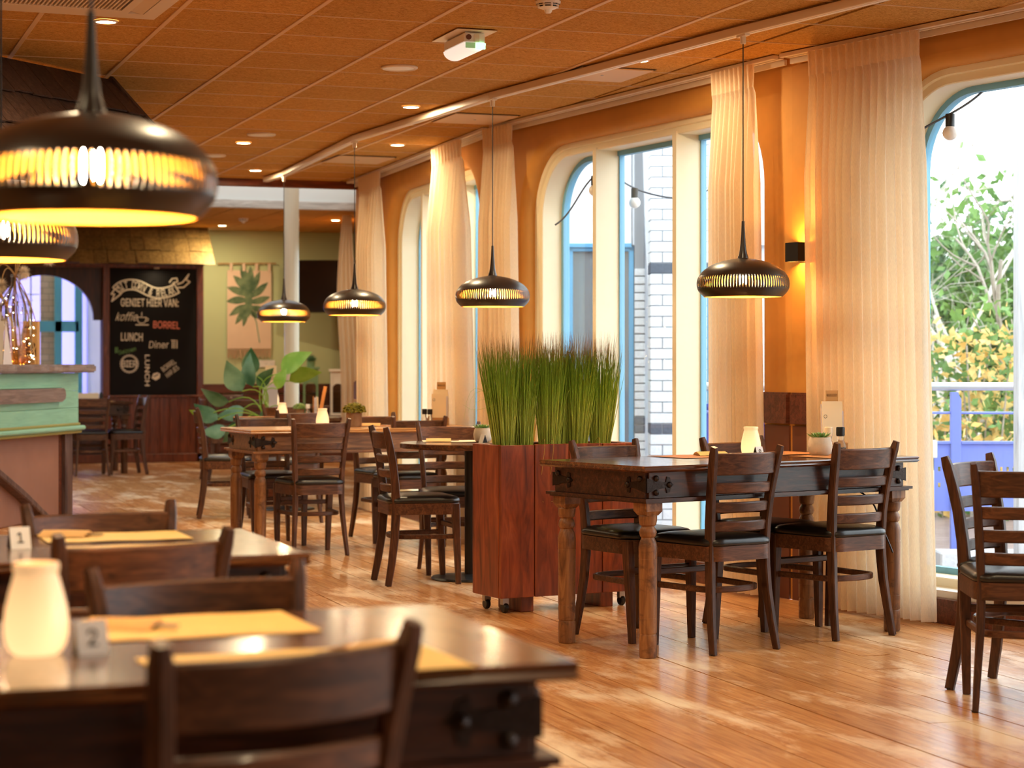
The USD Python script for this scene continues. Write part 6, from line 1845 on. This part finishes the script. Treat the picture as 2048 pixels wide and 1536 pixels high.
# railing of the terrace, seen through the nearest window
M['periwinkle'] = plain('periwinkle_paint', S(112, 128, 208), 0.4, 0.5)
M['handrail'] = plain('steel_handrail', S(196, 200, 206), 0.3, metal=0.8)
DR = 12.3
rl = thing('terrace_railing', 'blue terrace railing with a round steel handrail and perforated panels', 'railing', (*VP(DR, 1840 - 1024), 0), -math.degrees(YAW) - 1.5)
rx = lambda px: (px - 1840) / 4050 * DR
zr = lambda py: EYE + (728 - py) / 4050 * DR
part(rl, 'handrail', tube([(-1.35, 0, zr(773)), (2.6, 0, zr(773))], 0.026, 14), M['handrail'])
for pxx in (1911, 2100, 1700, 2290):
    part(rl, 'post', hull([(rx(pxx - 10), y_, -0.07) for y_ in (-0.02, 0.03)] + [(rx(pxx + 10), y_, -0.07) for y_ in (-0.02, 0.03)] + [(rx(pxx - 10), y_, zr(784)) for y_ in (-0.02, 0.03)] + [(rx(pxx + 3), y_, zr(784)) for y_ in (-0.02, 0.03)] + [(rx(pxx + 10), y_, zr(800)) for y_ in (-0.02, 0.03)]), M['periwinkle'], smooth=False)
part(rl, 'wire', tube([(-1.35, 0, zr(824)), (2.6, 0, zr(828))], 0.008, 8), M['periwinkle'])
for a, b in ((1921, 2090), (2110, 2280), (1710, 1900)):
    P = sbox(rx(a), zr(1022), rx(b), zr(886))
    for row in (zr(938), zr(970)):
        x = rx(a) + 0.16
        while x < rx(b) - 0.05:
            P = P.difference(sbox(x, row - 0.014, x + 0.016, row + 0.014))
            x += 0.038
    part(rl, 'panel', tf(extr(P, 0.006), rx=90), M['periwinkle'], smooth=False)
    part(rl, 'panel_rail', b2(rx(a), rx(b), -0.025, 0.02, zr(888), zr(882), 0.003), M['periwinkle'], smooth=False)
pw = thing('concrete_wall', 'low concrete block wall with a coping stone left of the railing outside', 'wall', (*VP(DR - 0.25, 1840 - 1024), 0), -math.degrees(YAW))
for (a, b, zA, zB, mt) in ((1700, 1872, 912, 878, 'block'), (1700, 1868, 936, 912, 'block_dark'), (1700, 1868, 1000, 936, 'block'), (1700, 1868, 1030, 1000, 'block_dark')):
    part(pw, 'course', b2(rx(a), rx(b), -0.03 if zA == 912 else 0.0, 0.25, zr(zA), zr(zB), 0.004), M[mt], smooth=False)
kb = solo('kerb_stone', tf(b2(rx(1872), rx(2300), -0.12, 0.12, -0.07, 0.10, 0.01), (*VP(DR - 0.3, 1840 - 1024), 0), rz=-math.degrees(YAW)), M['block'], 'long pale concrete kerb under the terrace railing', 'kerb', smooth=False)
M['grey_post'] = wood('weathered_post', S(168, 168, 170), S(196, 196, 198), S(216, 216, 216), (10, 10, 1), rough=0.8, bump=0.15, rand=0.02)
gx, gy = VP(11.2, 2043 - 1024)
solo('timber_post', tf(b2(-0.034, 0.10, -0.05, 0.05, -0.07, 3.4, 0.006), (gx, gy, 0), rz=-math.degrees(YAW)), M['grey_post'], 'weathered grey timber post outside at the right picture edge', 'post', smooth=False)


def cable(name_label, pts, bulbs, r=0.009):
    t = thing('string_light', name_label, 'string light')
    c = smoothcurve(pts, 24)
    part(t, 'cable', tube(c, r, 6), plain('grey_cable_' + str(len(USED)), S(84, 90, 98), 0.6))
    for f in bulbs:
        q = c[int(f * 23)]
        part(t, 'lamp_holder', tf(lathe([(0.0, 0.0), (0.022, 0.0), (0.022, -0.06), (0.0, -0.06)][::-1], 12, cap=False), tuple(q)), M['black'])
        part(t, 'bulb', tf(trimesh.creation.icosphere(2, 0.036), tuple(q - [0, 0, 0.09])), M['white_plastic'], smooth=True)


def P3(d, px, py):
    x, y = VP(d, px - 1024)
    return (x, y, EYE + (728 - py) / 4050 * d)


cable('grey string-light cable rising across the nearest window outside', [P3(9.6, 1800, 290), P3(9.6, 1900, 228), P3(9.6, 1950, 196), P3(9.6, 1990, 158), P3(9.6, 2040, 110)], (0.42,), 0.006)
cable('grey string-light cable left of the mullion in the planter window', [P3(12.6, 1110, 450), P3(12.6, 1150, 405), P3(12.6, 1196, 347), P3(12.6, 1230, 338)], (0.75,), 0.006)
cable('string-light cable with a hanging bulb right of the mullion in the planter window', [P3(12.6, 1230, 350), P3(12.6, 1275, 379), P3(12.6, 1320, 392), P3(12.6, 1370, 396), P3(12.6, 1430, 368)], (0.24,), 0.006)

# trees and shrubs beyond the railing
M['bark'] = plain('pale_bark', S(168, 158, 146), 0.85, var=0.2, nscale=12)
M['ivy'] = leaf_mat('ivy_leaf', S(78, 118, 62), S(128, 166, 88), 1.4)
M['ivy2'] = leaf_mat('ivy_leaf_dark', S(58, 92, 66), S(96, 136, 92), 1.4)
M['yellow'] = leaf_mat('autumn_leaf', S(226, 176, 92), S(246, 222, 150), 2.0)
tr = np.random.default_rng(21)


def leaf_cloud(centres, n, spread, size, seed):
    r = np.random.default_rng(seed)
    c = np.asarray(centres)[r.integers(0, len(centres), n)] + r.normal(size=(n, 3)) * np.asarray(spread)
    u = r.normal(size=(n, 3)); u /= np.linalg.norm(u, axis=1, keepdims=True)
    w = np.cross(u, r.normal(size=(n, 3))); w /= np.linalg.norm(w, axis=1, keepdims=True)
    s = size * (0.6 + 0.8 * r.random((n, 1)))
    nn = np.cross(u, w) * s * 0.12
    V = np.stack([c - u * s, c + w * s * 0.6, c + u * s, c - w * s * 0.6, c + nn], 1).reshape(-1, 3)
    b = (np.arange(n) * 5)[:, None, None]
    F = (np.array([[0, 1, 4], [1, 2, 4], [2, 3, 4], [3, 0, 4]])[None] + b).reshape(-1, 3)
    return trimesh.Trimesh(V, F, process=False)


def branchy(root, length, seed, levels=4, spread=0.55, r0=0.06, up=0.35, nkids=3):
    r = np.random.default_rng(seed)
    b, tips = MB(), []
    def grow(p, d, ln, rad, lv):
        n = 5
        pts = [p]
        dd = d.copy()
        for _ in range(n):
            dd = dd + r.normal(0, 0.16, 3) + np.array([0, 0, 0.04 * up])
            dd /= np.linalg.norm(dd)
            pts.append(pts[-1] + dd * ln / n)
        b.add(tube(pts, rad, 5, scale=np.linspace(1, 0.6, n + 1)))
        tips.append((pts[-1], lv))
        if lv > 0:
            for q in range(nkids):
                k = r.integers(2, n + 1)
                nd = dd + r.normal(0, spread, 3)
                nd /= np.linalg.norm(nd)
                grow(pts[k], nd, ln * r.uniform(0.55, 0.8), rad * 0.55, lv - 1)
    grow(np.array(root, float), np.array([0.0, 0, 1.0]), length, r0, levels)
    return b.mesh(), tips


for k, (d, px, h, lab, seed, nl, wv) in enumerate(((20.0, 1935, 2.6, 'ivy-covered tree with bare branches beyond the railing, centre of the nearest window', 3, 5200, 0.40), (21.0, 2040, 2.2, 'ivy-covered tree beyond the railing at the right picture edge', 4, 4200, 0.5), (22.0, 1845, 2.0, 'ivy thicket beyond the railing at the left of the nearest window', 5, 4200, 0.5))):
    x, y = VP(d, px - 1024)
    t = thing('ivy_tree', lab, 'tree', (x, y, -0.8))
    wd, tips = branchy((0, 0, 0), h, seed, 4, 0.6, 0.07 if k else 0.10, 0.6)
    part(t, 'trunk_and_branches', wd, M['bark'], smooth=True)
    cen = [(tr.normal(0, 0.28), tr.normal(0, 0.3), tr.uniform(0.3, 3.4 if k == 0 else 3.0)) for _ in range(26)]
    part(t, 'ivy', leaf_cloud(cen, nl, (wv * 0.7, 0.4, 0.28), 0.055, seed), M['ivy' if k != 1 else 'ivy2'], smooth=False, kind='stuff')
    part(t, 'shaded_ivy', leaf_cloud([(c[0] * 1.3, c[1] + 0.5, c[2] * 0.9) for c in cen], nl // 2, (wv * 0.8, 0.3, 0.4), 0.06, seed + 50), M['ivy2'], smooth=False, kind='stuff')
for k, (d, px, h, lab, seed) in enumerate(((18.0, 1900, 1.9, 'bare pale shrub with thin branches in front of the ivy', 12), (17.5, 1985, 2.2, 'bare pale shrub with upright stems right of the railing post', 13), (19.0, 1950, 2.9, 'tall bare twiggy tree rising against the white sky', 14), (18.5, 2020, 2.6, 'bare leaning tree behind the timber post', 15))):
    x, y = VP(d, px - 1024)
    t = thing('bare_shrub', lab, 'shrub', (x, y, -0.8))
    wd, tips = branchy((0, 0, 0), h, seed, 5, 0.7, 0.035, 0.5, 3)
    part(t, 'branches', wd, plain('pale_twig_outside', S(206, 198, 186), 0.85) if k == 0 else UsdShade.Material.Get(stage, LK('pale_twig_outside')), smooth=True)
for k, (d, px, lab, seed) in enumerate(((16.8, 1880, 'yellow-leaved autumn shrub left of the railing post', 31), (16.5, 1960, 'yellow-leaved autumn shrub right of the railing post', 32), (16.8, 2030, 'yellow-leaved autumn shrub by the timber post', 33))):
    x, y = VP(d, px - 1024)
    t = thing('autumn_shrub', lab, 'shrub', (x, y, -0.8))
    cen = [(tr.normal(0, 0.3), tr.normal(0, 0.25), tr.uniform(0.8, 2.25)) for _ in range(26)]
    st = MB()
    for c in cen[:12]:
        st.add(tube(smoothcurve([(c[0] * 0.3, c[1] * 0.3, 0), (c[0] * 0.6, c[1] * 0.6, c[2] * 0.5), c], 7), 0.008, 5))
    part(t, 'stems', st.mesh(), M['bark'], smooth=True)
    part(t, 'yellow_leaves', leaf_cloud(cen, 420, (0.16, 0.15, 0.14), 0.05, seed), M['yellow'], smooth=False, kind='stuff')
    part(t, 'green_leaves', leaf_cloud(cen, 500, (0.2, 0.15, 0.3), 0.045, seed + 7), M['ivy'], smooth=False, kind='stuff')
hg = thing('hedge', 'dim green hedge far behind the trees', 'hedge', (*VP(27.0, 1960 - 1024), -0.8))
cen = [(tr.uniform(-5, 4), tr.normal(0, 0.4), tr.uniform(0.1, 2.9)) for _ in range(160)]
part(hg, 'leaves', leaf_cloud(cen, 9000, (0.4, 0.3, 0.35), 0.11, 77), M['ivy2'], smooth=False, kind='stuff')
